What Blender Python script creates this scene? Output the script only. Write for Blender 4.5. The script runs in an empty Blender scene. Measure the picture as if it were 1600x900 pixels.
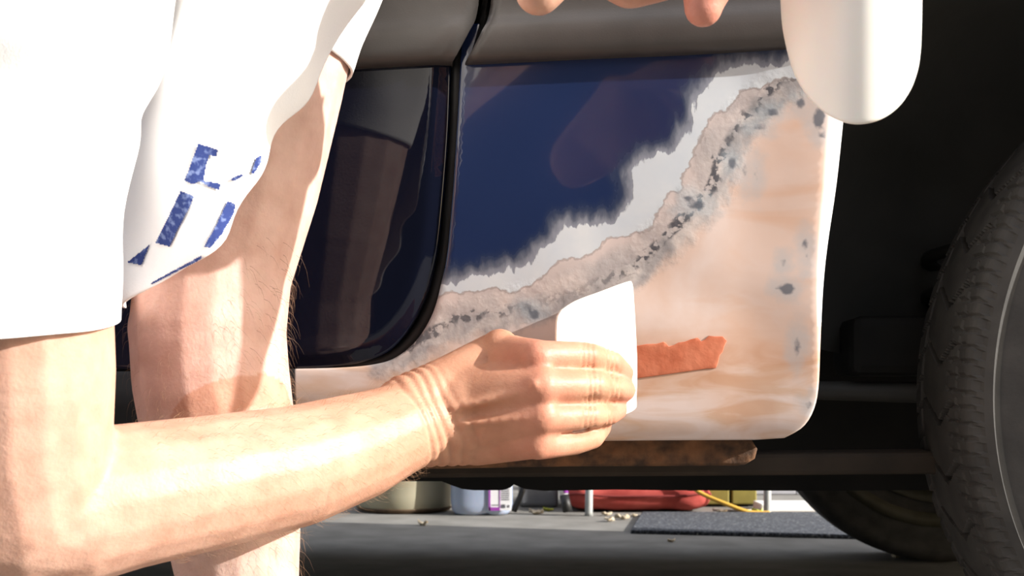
import bpy, bmesh, math, random
import numpy as np
from mathutils import Vector, Matrix, noise
from mathutils.geometry import delaunay_2d_cdt
from mathutils.bvhtree import BVHTree

random.seed(7)
np.random.seed(7)
SC = bpy.context.scene
COL = SC.collection

# ------------------------------------------------------------------ camera
F, HZ, EYE = 2000.0, 610.0, 0.34          # focal length in px, horizon row, eye height
cam_d = bpy.data.cameras.new('camera')
cam = bpy.data.objects.new('camera', cam_d)
COL.objects.link(cam)
cam_d.sensor_width = 36.0
cam_d.lens = 36.0 * F / 1600.0
cam_d.shift_y = (HZ - 450.0) / 1600.0
cam_d.clip_start = 0.02
cam_d.dof.use_dof = True
cam_d.dof.focus_distance = 1.02
cam_d.dof.aperture_fstop = 20.0
cam.location = (0, 0, EYE)
cam.rotation_euler = (math.pi / 2, 0, 0)
SC.camera = cam

# ------------------------------------------------------------------ sky, sun, exposure
SC.view_settings.view_transform = 'Standard'
SC.view_settings.look = 'None'
SC.view_settings.exposure = 0.0
SC.view_settings.gamma = 1.0
SC.view_settings.use_curve_mapping = False
TO_SUN = Vector((0.88, -0.265, 0.385)).normalized()
world = bpy.data.worlds.new('sky')
SC.world = world
world.use_nodes = True
wn = world.node_tree
wn.nodes.clear()
w_out = wn.nodes.new('ShaderNodeOutputWorld')
w_bg = wn.nodes.new('ShaderNodeBackground')
w_sky = wn.nodes.new('ShaderNodeTexSky')
w_sky.sky_type = 'NISHITA'
w_sky.sun_disc = False
w_sky.sun_elevation = math.asin(TO_SUN.z)
w_sky.sun_rotation = math.atan2(TO_SUN.x, TO_SUN.y)
w_sky.dust_density = 2.5
w_sky.air_density = 1.0
w_mix = wn.nodes.new('ShaderNodeMixRGB')
w_mix.inputs[0].default_value = 0.45
w_mix.inputs[2].default_value = (4.9, 4.85, 4.9, 1)
w_bg.inputs['Strength'].default_value = 0.36
wn.links.new(w_sky.outputs[0], w_mix.inputs[1])
wn.links.new(w_mix.outputs[0], w_bg.inputs['Color'])
wn.links.new(w_bg.outputs[0], w_out.inputs['Surface'])
sun_d = bpy.data.lights.new('sun', 'SUN')
sun_d.energy = 9.0
sun_d.angle = math.radians(0.6)
sun_d.color = (1.0, 0.965, 0.92)
sun = bpy.data.objects.new('sun', sun_d)
COL.objects.link(sun)
sun.rotation_euler = TO_SUN.to_track_quat('Z', 'Y').to_euler()
sun.location = (3, -2, 4)

# ------------------------------------------------------------------ helpers
def P(px, py, d):
    return Vector(((px - 800.0) * d / F, d, EYE + (HZ - py) * d / F))

def G(px, py, z=0.0):
    d = (EYE - z) * F / (py - HZ)
    return Vector(((px - 800.0) * d / F, d, z))

YAW = math.radians(-5.0)
CU, SU = math.cos(YAW), math.sin(YAW)
CAR_O = Vector((0, 1.0, 0))

def LW(x, y, z):                            # car frame -> world
    return Vector((CU * x - SU * y, 1.0 + SU * x + CU * y, z))

def pl(px, py, ly=0.0):                     # image row/column -> (x, z) on the car plane y = ly
    kx, kz = (px - 800.0) / F, (HZ - py) / F
    # car-frame y of point t*(kx,1,kz):  -SU*X + CU*(Y-1)
    t = (ly + CU) / (-SU * kx + CU)
    X, Y, Z = kx * t, t, EYE + kz * t
    return (CU * X + SU * (Y - 1.0), Z)

def mesh_obj(name, verts, faces, mat=None, parent=None, smooth=True):
    me = bpy.data.meshes.new(name)
    me.from_pydata([tuple(v) for v in verts], [], faces)
    me.update()
    if smooth:
        me.polygons.foreach_set('use_smooth', [True] * len(me.polygons))
    if mat:
        me.materials.append(mat)
    o = bpy.data.objects.new(name, me)
    COL.objects.link(o)
    if parent:
        o.parent = parent
    return o

def bm_obj(name, bm, mat=None, parent=None, smooth=True):
    bmesh.ops.recalc_face_normals(bm, faces=bm.faces)
    me = bpy.data.meshes.new(name)
    bm.to_mesh(me)
    bm.free()
    if smooth:
        me.polygons.foreach_set('use_smooth', [True] * len(me.polygons))
    if mat:
        me.materials.append(mat)
    o = bpy.data.objects.new(name, me)
    COL.objects.link(o)
    if parent:
        o.parent = parent
    return o

def empty(name, loc, rz=0.0):
    o = bpy.data.objects.new(name, None)
    o.empty_display_size = 0.05
    COL.objects.link(o)
    o.location = loc
    o.rotation_euler = (0, 0, rz)
    return o

def tag(o, label=None, cat=None, group=None, kind=None):
    if label: o['label'] = label
    if cat: o['category'] = cat
    if group: o['group'] = group
    if kind: o['kind'] = kind
    return o

def bevel(o, w, seg=2):
    m = o.modifiers.new('bevel', 'BEVEL')
    m.width = w
    m.segments = seg
    m.limit_method = 'ANGLE'
    m.angle_limit = math.radians(35)
    return o

def box_bm(c, s, rot=None, bm=None):
    bm = bm or bmesh.new()
    M = Matrix.Translation(Vector(c))
    if rot is not None:
        M = M @ rot.to_4x4()
    M = M @ Matrix.Diagonal((s[0], s[1], s[2], 1))
    bmesh.ops.create_cube(bm, size=1.0, matrix=M)
    return bm

def tube_bm(pts, r, seg=10, bm=None, closed=False):
    """tube along points; r may be a number or a list"""
    bm = bm or bmesh.new()
    pts = [Vector(p) for p in pts]
    n = len(pts)
    rs = r if isinstance(r, (list, tuple)) else [r] * n
    rings = []
    up = Vector((0.12, 0.2, 1)).normalized()
    for i, p in enumerate(pts):
        a = pts[(i - 1) % n] if (closed or i > 0) else p
        b = pts[(i + 1) % n] if (closed or i < n - 1) else p
        t = (b - a).normalized()
        s = t.cross(up)
        if s.length < 1e-3:
            s = t.cross(Vector((1, 0, 0)))
        s.normalize()
        q = s.cross(t).normalized()
        rings.append([bm.verts.new(p + (s * math.cos(k * 2 * math.pi / seg) + q * math.sin(k * 2 * math.pi / seg)) * rs[i]) for k in range(seg)])
    m = n if closed else n - 1
    for i in range(m):
        A, B = rings[i], rings[(i + 1) % n]
        for k in range(seg):
            bm.faces.new((A[k], A[(k + 1) % seg], B[(k + 1) % seg], B[k]))
    if not closed:
        bm.faces.new(rings[0][::-1])
        bm.faces.new(rings[-1])
    return bm

def lathe_bm(profile, axis='Z', c=(0, 0, 0), seg=48, bm=None, caps=True):
    """profile: (radius, height) pairs turned about an axis through c"""
    bm = bm or bmesh.new()
    rings = []
    for r, h in profile:
        ring = []
        for k in range(seg):
            a = 2 * math.pi * k / seg
            if axis == 'Z':
                v = (c[0] + r * math.cos(a), c[1] + r * math.sin(a), c[2] + h)
            else:
                v = (c[0] + r * math.cos(a), c[1] + h, c[2] + r * math.sin(a))
            ring.append(bm.verts.new(v))
        rings.append(ring)
    for A, B in zip(rings, rings[1:]):
        for k in range(seg):
            bm.faces.new((A[k], A[(k + 1) % seg], B[(k + 1) % seg], B[k]))
    if caps:
        bm.faces.new(rings[0][::-1])
        bm.faces.new(rings[-1])
    return bm

def catmull(pts, n, closed=False):
    """resample a polyline of Vectors with a Catmull-Rom curve, n points"""
    pts = [Vector(p) for p in pts]
    m = len(pts)
    out = []
    spans = m if closed else m - 1
    for i in range(n):
        u = i / n * spans if closed else i / (n - 1) * spans
        k = min(int(u), spans - 1)
        t = u - k
        def g(j):
            return pts[j % m] if closed else pts[max(0, min(m - 1, j))]
        a, b, c, d = g(k - 1), g(k), g(k + 1), g(k + 2)
        out.append(0.5 * ((2 * b) + (c - a) * t + (2 * a - 5 * b + 4 * c - d) * t * t + (3 * b - a - 3 * c + d) * t ** 3))
    return out

# ------------------------------------------------------------------ materials
def new_mat(name):
    m = bpy.data.materials.new(name)
    m.use_nodes = True
    nt = m.node_tree
    return m, nt, nt.nodes['Principled BSDF']

def mat(name, c1, c2=None, scale=20, rough=0.6, metal=0.0, bump=0.0, bscale=None, spec=0.5, sss=0.0, trans=0.0, coat=0.0, detail=6, lo=0.35, hi=0.65):
    m, nt, b = new_mat(name)
    b.inputs['Roughness'].default_value = rough
    b.inputs['Metallic'].default_value = metal
    b.inputs['Specular IOR Level'].default_value = spec
    b.inputs['Transmission Weight'].default_value = trans
    b.inputs['Coat Weight'].default_value = coat
    b.inputs['Coat Roughness'].default_value = 0.03
    if sss:
        b.inputs['Subsurface Weight'].default_value = sss
        b.inputs['Subsurface Radius'].default_value = (1.0, 0.4, 0.2)
        b.inputs['Subsurface Scale'].default_value = 0.006
    tc = nt.nodes.new('ShaderNodeTexCoord')
    if c2 is None:
        b.inputs['Base Color'].default_value = (*c1, 1)
    else:
        n = nt.nodes.new('ShaderNodeTexNoise')
        n.inputs['Scale'].default_value = scale
        n.inputs['Detail'].default_value = detail
        r = nt.nodes.new('ShaderNodeValToRGB')
        r.color_ramp.elements[0].position = lo
        r.color_ramp.elements[1].position = hi
        r.color_ramp.elements[0].color = (*c1, 1)
        r.color_ramp.elements[1].color = (*c2, 1)
        nt.links.new(tc.outputs['Object'], n.inputs['Vector'])
        nt.links.new(n.outputs[0], r.inputs[0])
        nt.links.new(r.outputs[0], b.inputs['Base Color'])
    if bump:
        n2 = nt.nodes.new('ShaderNodeTexNoise')
        n2.inputs['Scale'].default_value = bscale or scale * 4
        n2.inputs['Detail'].default_value = 5
        bp = nt.nodes.new('ShaderNodeBump')
        bp.inputs['Strength'].default_value = bump
        bp.inputs['Distance'].default_value = 0.002
        nt.links.new(tc.outputs['Object'], n2.inputs['Vector'])
        nt.links.new(n2.outputs[0], bp.inputs['Height'])
        nt.links.new(bp.outputs[0], b.inputs['Normal'])
    return m

M = {}
M['concrete'] = mat('concrete', (0.155, 0.148, 0.132), (0.225, 0.215, 0.195), 9, 0.85, bump=0.25, bscale=180)
M['stucco'] = mat('stucco', (0.12, 0.115, 0.105), (0.16, 0.15, 0.14), 6, 0.9, bump=0.3, bscale=60)
M['fence'] = mat('dark_timber', (0.02, 0.025, 0.035), (0.035, 0.04, 0.055), 5, 0.8, bump=0.3)
M['navy'] = mat('navy_paint', (0.003, 0.004, 0.010), (0.004, 0.005, 0.013), 3, 0.25, spec=0.0, coat=0.75)
M['black_rubber'] = mat('black_rubber', (0.010, 0.010, 0.010), (0.018, 0.017, 0.016), 30, 0.55)
M['moulding'] = mat('grey_plastic', (0.040, 0.035, 0.0325), (0.053, 0.046, 0.043), 26, 0.42, bump=0.06, bscale=700)
M['tyre'] = mat('tyre_rubber', (0.040, 0.0375, 0.034), (0.062, 0.058, 0.052), 40, 0.75, bump=0.15, bscale=300)
M['liner'] = mat('wheel_liner', (0.062, 0.059, 0.053), (0.085, 0.080, 0.072), 7, 0.6, bump=0.15, bscale=90)
M['under'] = mat('underbody', (0.008, 0.0075, 0.0065), (0.018, 0.016, 0.013), 9, 0.8, bump=0.3, bscale=60)
M['rail'] = mat('dirty_rail', (0.026, 0.018, 0.011), (0.052, 0.036, 0.023), 14, 0.8, bump=0.3, bscale=90)
M['rust'] = mat('rusty_steel', (0.035, 0.020, 0.012), (0.17, 0.078, 0.032), 60, 0.9, bump=0.8, bscale=120, detail=10)
M['steel'] = mat('dull_steel', (0.09, 0.082, 0.056), (0.13, 0.12, 0.085), 20, 0.5, metal=0.3)
M['cloth'] = mat('white_cotton', (0.87, 0.87, 0.88), (0.90, 0.90, 0.90), 12, 0.9, bump=0.15, bscale=900, spec=0.1)
M['shorts'] = mat('white_shorts', (0.84, 0.83, 0.80), (0.88, 0.87, 0.85), 12, 0.9, bump=0.15, bscale=700, spec=0.1)
M['print'] = mat('navy_print', (0.035, 0.055, 0.19), (0.16, 0.21, 0.40), 260, 0.85, spec=0.1, detail=2, lo=0.50, hi=0.66)
M['spreader'] = mat('cream_plastic', (0.82, 0.77, 0.68), (0.88, 0.84, 0.77), 9, 0.35, sss=0.15)
M['armhair'] = mat('fair_arm_hair', (0.30, 0.17, 0.09), None, rough=0.5)
M['hairm'] = mat('body_hair', (0.17, 0.095, 0.055), None, rough=0.5)
M['hairm'].diffuse_color = (0.1, 0.05, 0.03, 1)
M['bucket'] = mat('cream_tub', (0.33, 0.30, 0.21), (0.40, 0.365, 0.26), 5, 0.5, sss=0.2)
M['dirt'] = mat('grime', (0.06, 0.035, 0.02), (0.14, 0.09, 0.05), 30, 0.9)
M['jug'] = mat('pale_blue_fluid', (0.34, 0.40, 0.53), (0.42, 0.48, 0.62), 4, 0.25, sss=0.4)
M['white'] = mat('white_print', (0.80, 0.80, 0.82), None, rough=0.5)
M['purple'] = mat('purple_print', (0.30, 0.05, 0.36), None, rough=0.5)
M['ink'] = mat('grey_ink', (0.12, 0.12, 0.15), None, rough=0.6)
M['red'] = mat('red_canvas', (0.31, 0.048, 0.040), (0.42, 0.080, 0.066), 22, 0.9, bump=0.3, bscale=400, spec=0.2)
M['redseam'] = mat('dark_red_piping', (0.20, 0.025, 0.022), None, rough=0.9)
M['legmetal'] = mat('pale_grey_metal', (0.30, 0.31, 0.30), (0.38, 0.39, 0.38), 30, 0.4)
M['greyplastic'] = mat('grey_bin_plastic', (0.16, 0.165, 0.18), (0.21, 0.215, 0.23), 8, 0.5)
M['darkwood'] = mat('dark_stick', (0.018, 0.016, 0.014), (0.03, 0.026, 0.022), 20, 0.7)
M['yellow'] = mat('olive_yellow_paint', (0.17, 0.14, 0.022), (0.24, 0.20, 0.035), 12, 0.7)
M['hose'] = mat('orange_yellow_hose', (0.62, 0.36, 0.05), None, rough=0.5)
M['cord'] = mat('grey_cord', (0.36, 0.34, 0.30), None, rough=0.8)
M['tile'] = mat('white_glazed_tile', (0.36, 0.36, 0.39), (0.44, 0.44, 0.47), 14, 0.4)
M['whiteboard'] = mat('white_board', (0.86, 0.83, 0.80), None, rough=0.6)
M['leaf'] = mat('dry_leaf', (0.48, 0.38, 0.25), (0.66, 0.57, 0.43), 60, 0.9)
M['green'] = mat('yellow_green_leaf', (0.42, 0.45, 0.06), None, rough=0.8)
M['putty'] = mat('orange_putty', (0.43, 0.095, 0.035), (0.57, 0.185, 0.095), 55, 0.75, bump=0.25, bscale=150, lo=0.3, hi=0.72)

def mat_mat():
    m, nt, b = new_mat('speckled_rubber_mat')
    b.inputs['Roughness'].default_value = 0.9
    tc = nt.nodes.new('ShaderNodeTexCoord')
    v = nt.nodes.new('ShaderNodeTexNoise'); v.inputs['Scale'].default_value = 160; v.inputs['Detail'].default_value = 2
    r = nt.nodes.new('ShaderNodeValToRGB')
    e = r.color_ramp.elements
    e[0].position = 0.42; e[0].color = (0.022, 0.026, 0.035, 1)
    e[1].position = 0.66; e[1].color = (0.10, 0.11, 0.13, 1)
    x = e.new(0.74); x.color = (0.45, 0.43, 0.38, 1)
    nt.links.new(tc.outputs['Object'], v.inputs['Vector'])
    nt.links.new(v.outputs[0], r.inputs[0])
    nt.links.new(r.outputs[0], b.inputs['Base Color'])
    return m
M['mat'] = mat_mat()

def skin_mat():
    m, nt, b = new_mat('skin')
    L = nt.links.new
    tc = nt.nodes.new('ShaderNodeTexCoord')
    at = nt.nodes.new('ShaderNodeAttribute'); at.attribute_name = 'tan'
    rd = nt.nodes.new('ShaderNodeAttribute'); rd.attribute_name = 'flush'
    n = nt.nodes.new('ShaderNodeTexNoise'); n.inputs['Scale'].default_value = 55; n.inputs['Detail'].default_value = 6
    L(tc.outputs['Object'], n.inputs['Vector'])
    mx = nt.nodes.new('ShaderNodeMixRGB')
    mx.inputs[1].default_value = (0.66, 0.455, 0.385, 1)
    mx.inputs[2].default_value = (0.52, 0.275, 0.175, 1)
    L(at.outputs['Fac'], mx.inputs[0])
    m2 = nt.nodes.new('ShaderNodeMixRGB')
    m2.inputs[2].default_value = (0.60, 0.20, 0.15, 1)
    L(mx.outputs[0], m2.inputs[1]); L(rd.outputs['Fac'], m2.inputs[0])
    m3 = nt.nodes.new('ShaderNodeMixRGB'); m3.blend_type = 'MULTIPLY'; m3.inputs[0].default_value = 0.55
    rp = nt.nodes.new('ShaderNodeValToRGB')
    rp.color_ramp.elements[0].position = 0.3; rp.color_ramp.elements[0].color = (0.68, 0.56, 0.50, 1)
    rp.color_ramp.elements[1].position = 0.65; rp.color_ramp.elements[1].color = (1, 1, 1, 1)
    L(n.outputs[0], rp.inputs[0]); L(rp.outputs[0], m3.inputs[2]); L(m2.outputs[0], m3.inputs[1])
    L(m3.outputs[0], b.inputs['Base Color'])
    b.inputs['Roughness'].default_value = 0.48
    b.inputs['Specular IOR Level'].default_value = 0.35
    b.inputs['Subsurface Weight'].default_value = 0.25
    b.inputs['Subsurface Radius'].default_value = (1.0, 0.35, 0.18)
    b.inputs['Subsurface Scale'].default_value = 0.006
    n2 = nt.nodes.new('ShaderNodeTexNoise'); n2.inputs['Scale'].default_value = 420; n2.inputs['Detail'].default_value = 4
    bp = nt.nodes.new('ShaderNodeBump'); bp.inputs['Strength'].default_value = 0.25; bp.inputs['Distance'].default_value = 0.0012
    L(tc.outputs['Object'], n2.inputs['Vector']); L(n2.outputs[0], bp.inputs['Height']); L(bp.outputs[0], b.inputs['Normal'])
    return m
M['skin'] = skin_mat()

def panel_mat():
    """paint, primer, feathered edge, sanded filler: four real coats, told apart by distance fields stored on the panel"""
    m, nt, b = new_mat('sanded_panel')
    L = nt.links.new
    N = nt.nodes.new
    tc = N('ShaderNodeTexCoord')
    def attr(n):
        a = N('ShaderNodeAttribute'); a.attribute_name = n; return a.outputs['Fac']
    def noi(scale, detail=5, dist=0.0, sc=None):
        n = N('ShaderNodeTexNoise'); n.inputs['Scale'].default_value = scale; n.inputs['Detail'].default_value = detail
        n.inputs['Distortion'].default_value = dist
        if sc:
            mp = N('ShaderNodeMapping'); mp.inputs['Scale'].default_value = sc[:3]
            if len(sc) > 3: mp.inputs['Rotation'].default_value = (0, sc[3], 0)
            L(tc.outputs['Object'], mp.inputs['Vector']); L(mp.outputs[0], n.inputs['Vector'])
        else:
            L(tc.outputs['Object'], n.inputs['Vector'])
        return n.outputs[0]
    def math_(op, a, c, clamp=False):
        x = N('ShaderNodeMath'); x.operation = op; x.use_clamp = clamp
        for i, v in enumerate((a, c)):
            if isinstance(v, (int, float)): x.inputs[i].default_value = v
            else: L(v, x.inputs[i])
        return x.outputs[0]
    def ramp(v, stops):
        r = N('ShaderNodeValToRGB')
        e = r.color_ramp.elements
        e[0].position, e[0].color = stops[0][0], (*stops[0][1], 1)
        e[1].position, e[1].color = stops[1][0], (*stops[1][1], 1)
        for p, c in stops[2:]:
            x = e.new(p); x.color = (*c, 1)
        L(v, r.inputs[0]); return r.outputs[0]
    def step(v, lo, hi):
        r = N('ShaderNodeMapRange'); r.inputs['From Min'].default_value = lo; r.inputs['From Max'].default_value = hi
        r.interpolation_type = 'SMOOTHSTEP'
        L(v, r.inputs['Value']); return r.outputs[0]
    def mix(f, a, c, blend='MIX'):
        x = N('ShaderNodeMixRGB'); x.blend_type = blend
        for i, v in enumerate((f, a, c)):
            if isinstance(v, (int, float)): x.inputs[i].default_value = v
            elif isinstance(v, tuple): x.inputs[i].default_value = (*v, 1)
            else: L(v, x.inputs[i])
        return x.outputs[0]
    # filler: peach and pale pink smears, tan rubbed streaks
    f1 = ramp(noi(9, 5, 0.8), [(0.30, (0.55, 0.38, 0.295)), (0.46, (0.61, 0.46, 0.39)), (0.60, (0.65, 0.54, 0.495))])
    f2 = ramp(noi(6, 3, 1.5, (1, 1, 3.2, 0.5)), [(0.50, (1, 1, 1)), (0.66, (0.96, 0.84, 0.74))])
    filler = mix(0.8, f1, f2, 'MULTIPLY')
    low = step(attr('low'), 0.0, 0.05)
    f3 = ramp(noi(14, 6, 1.2, (1, 1, 4.0, 0.15)), [(0.42, (1, 1, 1)), (0.62, (0.84, 0.68, 0.52))])
    filler = mix(math_('MULTIPLY', low, 0.85), filler, mix(1.0, filler, f3, 'MULTIPLY'))
    # grey band of half sanded old primer and bare metal
    band = ramp(noi(38, 7, 0.6), [(0.30, (0.19, 0.18, 0.185)), (0.50, (0.33, 0.305, 0.30)), (0.68, (0.52, 0.46, 0.43))])
    primer = ramp(noi(26, 4, 0.4), [(0.35, (0.45, 0.485, 0.53)), (0.65, (0.51, 0.53, 0.55))])
    pinkg = ramp(noi(22, 5, 0.5), [(0.35, (0.38, 0.335, 0.325)), (0.65, (0.56, 0.46, 0.43))])
    wob = math_('MULTIPLY', math_('SUBTRACT', noi(70, 6), 0.5), 0.014)
    wob2 = math_('MULTIPLY', math_('SUBTRACT', noi(190, 4), 0.5), 0.006)
    w = math_('ADD', wob, wob2)
    dl = math_('ADD', attr('d_line'), w)        # > 0 : primer side of the contour
    ds = attr('d_streak')                        # distance to the dark streak's middle line
    c = filler
    bandm = step(math_('ADD', math_('SUBTRACT', 0.017, ds), math_('MULTIPLY', w, 1.2)), -0.004, 0.008)
    c = mix(bandm, c, band)
    d_in = attr('d_streak_side')                 # > 0 : between the streak and the contour
    c = mix(step(math_('ADD', d_in, w), -0.001, 0.005), c, mix(math_('MULTIPLY', bandm, 0.5), pinkg, band))
    # dark pitted line
    pits = math_('MULTIPLY', step(math_('ADD', math_('SUBTRACT', 0.0046, ds), w), -0.001, 0.003), step(noi(170, 2), 0.46, 0.56))
    c = mix(math_('MULTIPLY', pits, attr('pit')), c, (0.075, 0.072, 0.082))
    c = mix(step(dl, -0.0006, 0.0012), c, primer)
    # thin grey contour where the primer coat was sanded through
    ln = math_('SUBTRACT', 1.0, step(math_('ABSOLUTE', math_('ADD', dl, 0.0002), 0), 0.0004, 0.0016))
    c = mix(math_('MULTIPLY', ln, 0.55), c, (0.22, 0.19, 0.18))
    # spots
    sp = step(math_('ADD', attr('spot'), math_('MULTIPLY', w, 0.35)), -0.0012, 0.0012)
    halo = step(math_('ADD', attr('spot'), math_('MULTIPLY', w, 1.0)), -0.011, 0.0)
    c = mix(math_('MULTIPLY', halo, 0.45), c, (0.34, 0.40, 0.44))
    c = mix(math_('MULTIPLY', sp, 0.85), c, (0.085, 0.095, 0.12))
    c = mix(attr('flange'), c, (0.80, 0.79, 0.77))
    # black sill coat further along
    c = mix(step(attr('sill_black'), -0.001, 0.001), c, (0.012, 0.012, 0.014))
    # navy coat with ragged, finger-like sanded edge
    fing = math_('MULTIPLY', math_('SUBTRACT', noi(90, 5, 0.0, (1.3, 1, 0.5, -0.75)), 0.5), 0.022)
    dn = math_('ADD', attr('d_paint'), math_('ADD', fing, math_('MULTIPLY', w, 0.3)))
    paintc = ramp(step(dn, 0.0, 0.020), [(0.0, (0.20, 0.21, 0.25)), (0.22, (0.085, 0.095, 0.13)), (0.55, (0.024, 0.035, 0.074)), (1.0, (0.011, 0.021, 0.068))])
    pm = step(dn, -0.0006, 0.0010)
    c = mix(pm, c, paintc)
    L(c, b.inputs['Base Color'])
    gloss = math_('MULTIPLY', pm, step(dn, 0.004, 0.018))
    rr = N('ShaderNodeMapRange'); L(gloss, rr.inputs['Value'])
    rr.inputs['To Min'].default_value = 0.62; rr.inputs['To Max'].default_value = 0.16
    L(rr.outputs[0], b.inputs['Roughness'])
    L(gloss, b.inputs['Coat Weight'])
    b.inputs['Coat Roughness'].default_value = 0.04
    b.inputs['Specular IOR Level'].default_value = 0.35
    bp = N('ShaderNodeBump'); bp.inputs['Distance'].default_value = 0.0010
    hs = math_('MULTIPLY', math_('SUBTRACT', 1.0, pm), 1.0)
    hh = math_('MULTIPLY', math_('ADD', math_('MULTIPLY', noi(110, 8), bandm), math_('MULTIPLY', noi(40, 3), 0.25)), hs)
    L(hh, bp.inputs['Height']); bp.inputs['Strength'].default_value = 0.6
    L(bp.outputs[0], b.inputs['Normal'])
    return m
M['panel'] = panel_mat()

# ------------------------------------------------------------------ setting
def slab(name, x0, x1, y0, y1, z0, z1, m):
    o = bm_obj(name, box_bm(((x0 + x1) / 2, (y0 + y1) / 2, (z0 + z1) / 2), (x1 - x0, y1 - y0, z1 - z0)), m, None, False)
    o['kind'] = 'structure'
    return o
slab('floor', -8, 9, -6, 6, -0.15, 0.0, M['concrete'])
slab('wall_back', -8, 9, 5.6, 5.8, 0.0, 2.6, M['stucco'])
slab('wall_front', -8, 9, -6.0, -5.8, 0.0, 4.4, M['fence'])  # unseen dark wall added behind the camera for the car paint to reflect

# ------------------------------------------------------------------ car
car = empty('car', CAR_O, YAW)
tag(car, 'dark navy car under body repair, its rear quarter patched with filler', 'car')

def resample(poly, step):
    """closed 2D polyline -> evenly spaced points, corners kept softly"""
    out = []
    n = len(poly)
    for i in range(n):
        a, b = Vector(poly[i]), Vector(poly[(i + 1) % n])
        k = max(1, int((b - a).length / step))
        for j in range(k):
            out.append(a + (b - a) * (j / k))
    return out

def smooth_line(pts, n):
    return [(v.x, v.y) for v in catmull([Vector((p[0], p[1], 0)) for p in pts], n)]

def inside(poly, x, y):
    c = np.zeros(x.shape, bool)
    n = len(poly)
    for i in range(n):
        x0, y0 = poly[i]; x1, y1 = poly[(i + 1) % n]
        if y0 == y1: continue
        t = ((y0 > y) != (y1 > y)) & (x < (x1 - x0) * (y - y0) / (y1 - y0) + x0)
        c ^= t
    return c

def dist_poly(pts, x, y, closed=False):
    d = np.full(x.shape, 9.0)
    n = len(pts)
    for i in range(n if closed else n - 1):
        ax, ay = pts[i]; bx, by = pts[(i + 1) % n]
        vx, vy = bx - ax, by - ay
        l2 = vx * vx + vy * vy + 1e-12
        t = np.clip(((x - ax) * vx + (y - ay) * vy) / l2, 0, 1)
        d = np.minimum(d, np.hypot(x - ax - t * vx, y - ay - t * vy))
    return d

def plate(name, outline, depth, mat_, parent, flange, step=0.0035, thick=0.02):
    """sheet-metal plate in the car's x-z plane: triangulated outline, depth(x,z), folded rim"""
    b = resample(outline, step * 1.2)
    nb = len(b)
    bx = [p[0] for p in b]; bz = [p[1] for p in b]
    gx, gz = np.meshgrid(np.arange(min(bx), max(bx), step), np.arange(min(bz), max(bz), step))
    gx = gx + (np.arange(gx.shape[0]) % 2)[:, None] * step / 2
    gx, gz = gx.ravel(), gz.ravel()
    bp = [(p[0], p[1]) for p in b]
    keep = inside(outline, gx, gz) & (dist_poly(outline, gx, gz, True) > step * 0.6)
    pts = [Vector(p) for p in bp] + [Vector((x, z)) for x, z in zip(gx[keep], gz[keep])]
    r = delaunay_2d_cdt(pts, [(i, (i + 1) % nb) for i in range(nb)], [], 1, 1e-7)
    co, faces, orig = r[0], r[2], r[3]
    area = sum(bp[i][0] * bp[(i + 1) % nb][1] - bp[(i + 1) % nb][0] * bp[i][1] for i in range(nb))
    X = np.array([c[0] for c in co]); Z = np.array([c[1] for c in co])
    Y = depth(X, Z)
    verts = [(X[i], Y[i], Z[i]) for i in range(len(co))]
    idx = {}
    for k, o in enumerate(orig):
        for q in o:
            if q < nb: idx[q] = k
    fl = [0.0] * len(verts)
    fs = []
    for f in faces:
        a, c, d = (co[i] for i in f[:3])
        cr = (c[0] - a[0]) * (d[1] - a[1]) - (c[1] - a[1]) * (d[0] - a[0])
        fs.append(tuple(f) if cr > 0 else tuple(f)[::-1])
    # rim
    sgn = 1 if area > 0 else -1
    rims = []
    for j in range(3):
        ring = []
        for i in range(nb):
            p, q = Vector(bp[i - 3]), Vector(bp[(i + 3) % nb])
            t = (q - p).normalized()
            nrm = Vector((t[1], -t[0])) * sgn
            w = flange(bp[i][0], bp[i][1])
            y0 = verts[idx[i]][1]
            o = [(0.0, 0.0, 0.0), ][0]
            k = (0.55, 1.0, 1.0)[j]
            yy = (0.22 * w, 0.85 * w, 0.85 * w + thick)[j]
            verts.append((bp[i][0] + nrm[0] * w * k, y0 + yy, bp[i][1] + nrm[1] * w * k))
            fl.append(1.0 if w > 0.004 else 0.0)
            ring.append(len(verts) - 1)
        rims.append(ring)
    prev = [idx[i] for i in range(nb)]
    for ring in rims:
        for i in range(nb):
            j = (i + 1) % nb
            q = (prev[i], ring[i], ring[j], prev[j])
            fs.append(q if sgn > 0 else q[::-1])
        prev = ring
    o = mesh_obj(name, verts, fs, mat_, parent)
    return o, np.array(verts), np.array(fl)

def set_attr(o, name, arr):
    a = o.data.attributes.new(name, 'FLOAT', 'POINT')
    a.data.foreach_set('value', np.asarray(arr, dtype=np.float32))

def L2(pts):                                 # list of picture points -> car-plane points
    return [pl(*p) for p in pts]

edge_r = smooth_line(L2([(1225, 681), (1252, 664), (1268, 636), (1274, 600), (1274, 540), (1272, 450), (1274, 380), (1280, 300), (1287, 210), (1296, 130), (1312, 60), (1325, 10)]), 40)
edge_l = smooth_line(L2([(724, 40), (723, 95), (718, 200), (712, 300), (704, 390), (695, 440), (681, 490), (656, 532), (622, 561), (585, 573), (530, 578), (450, 580)]), 60)
quarter_outline = edge_l + L2([(200, 582), (-500, 586), (-500, 672), (300, 678), (900, 686), (1180, 684)]) + edge_r

def smooth01(t):
    t = np.clip(t, 0, 1)
    return t * t * (3 - 2 * t)

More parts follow.
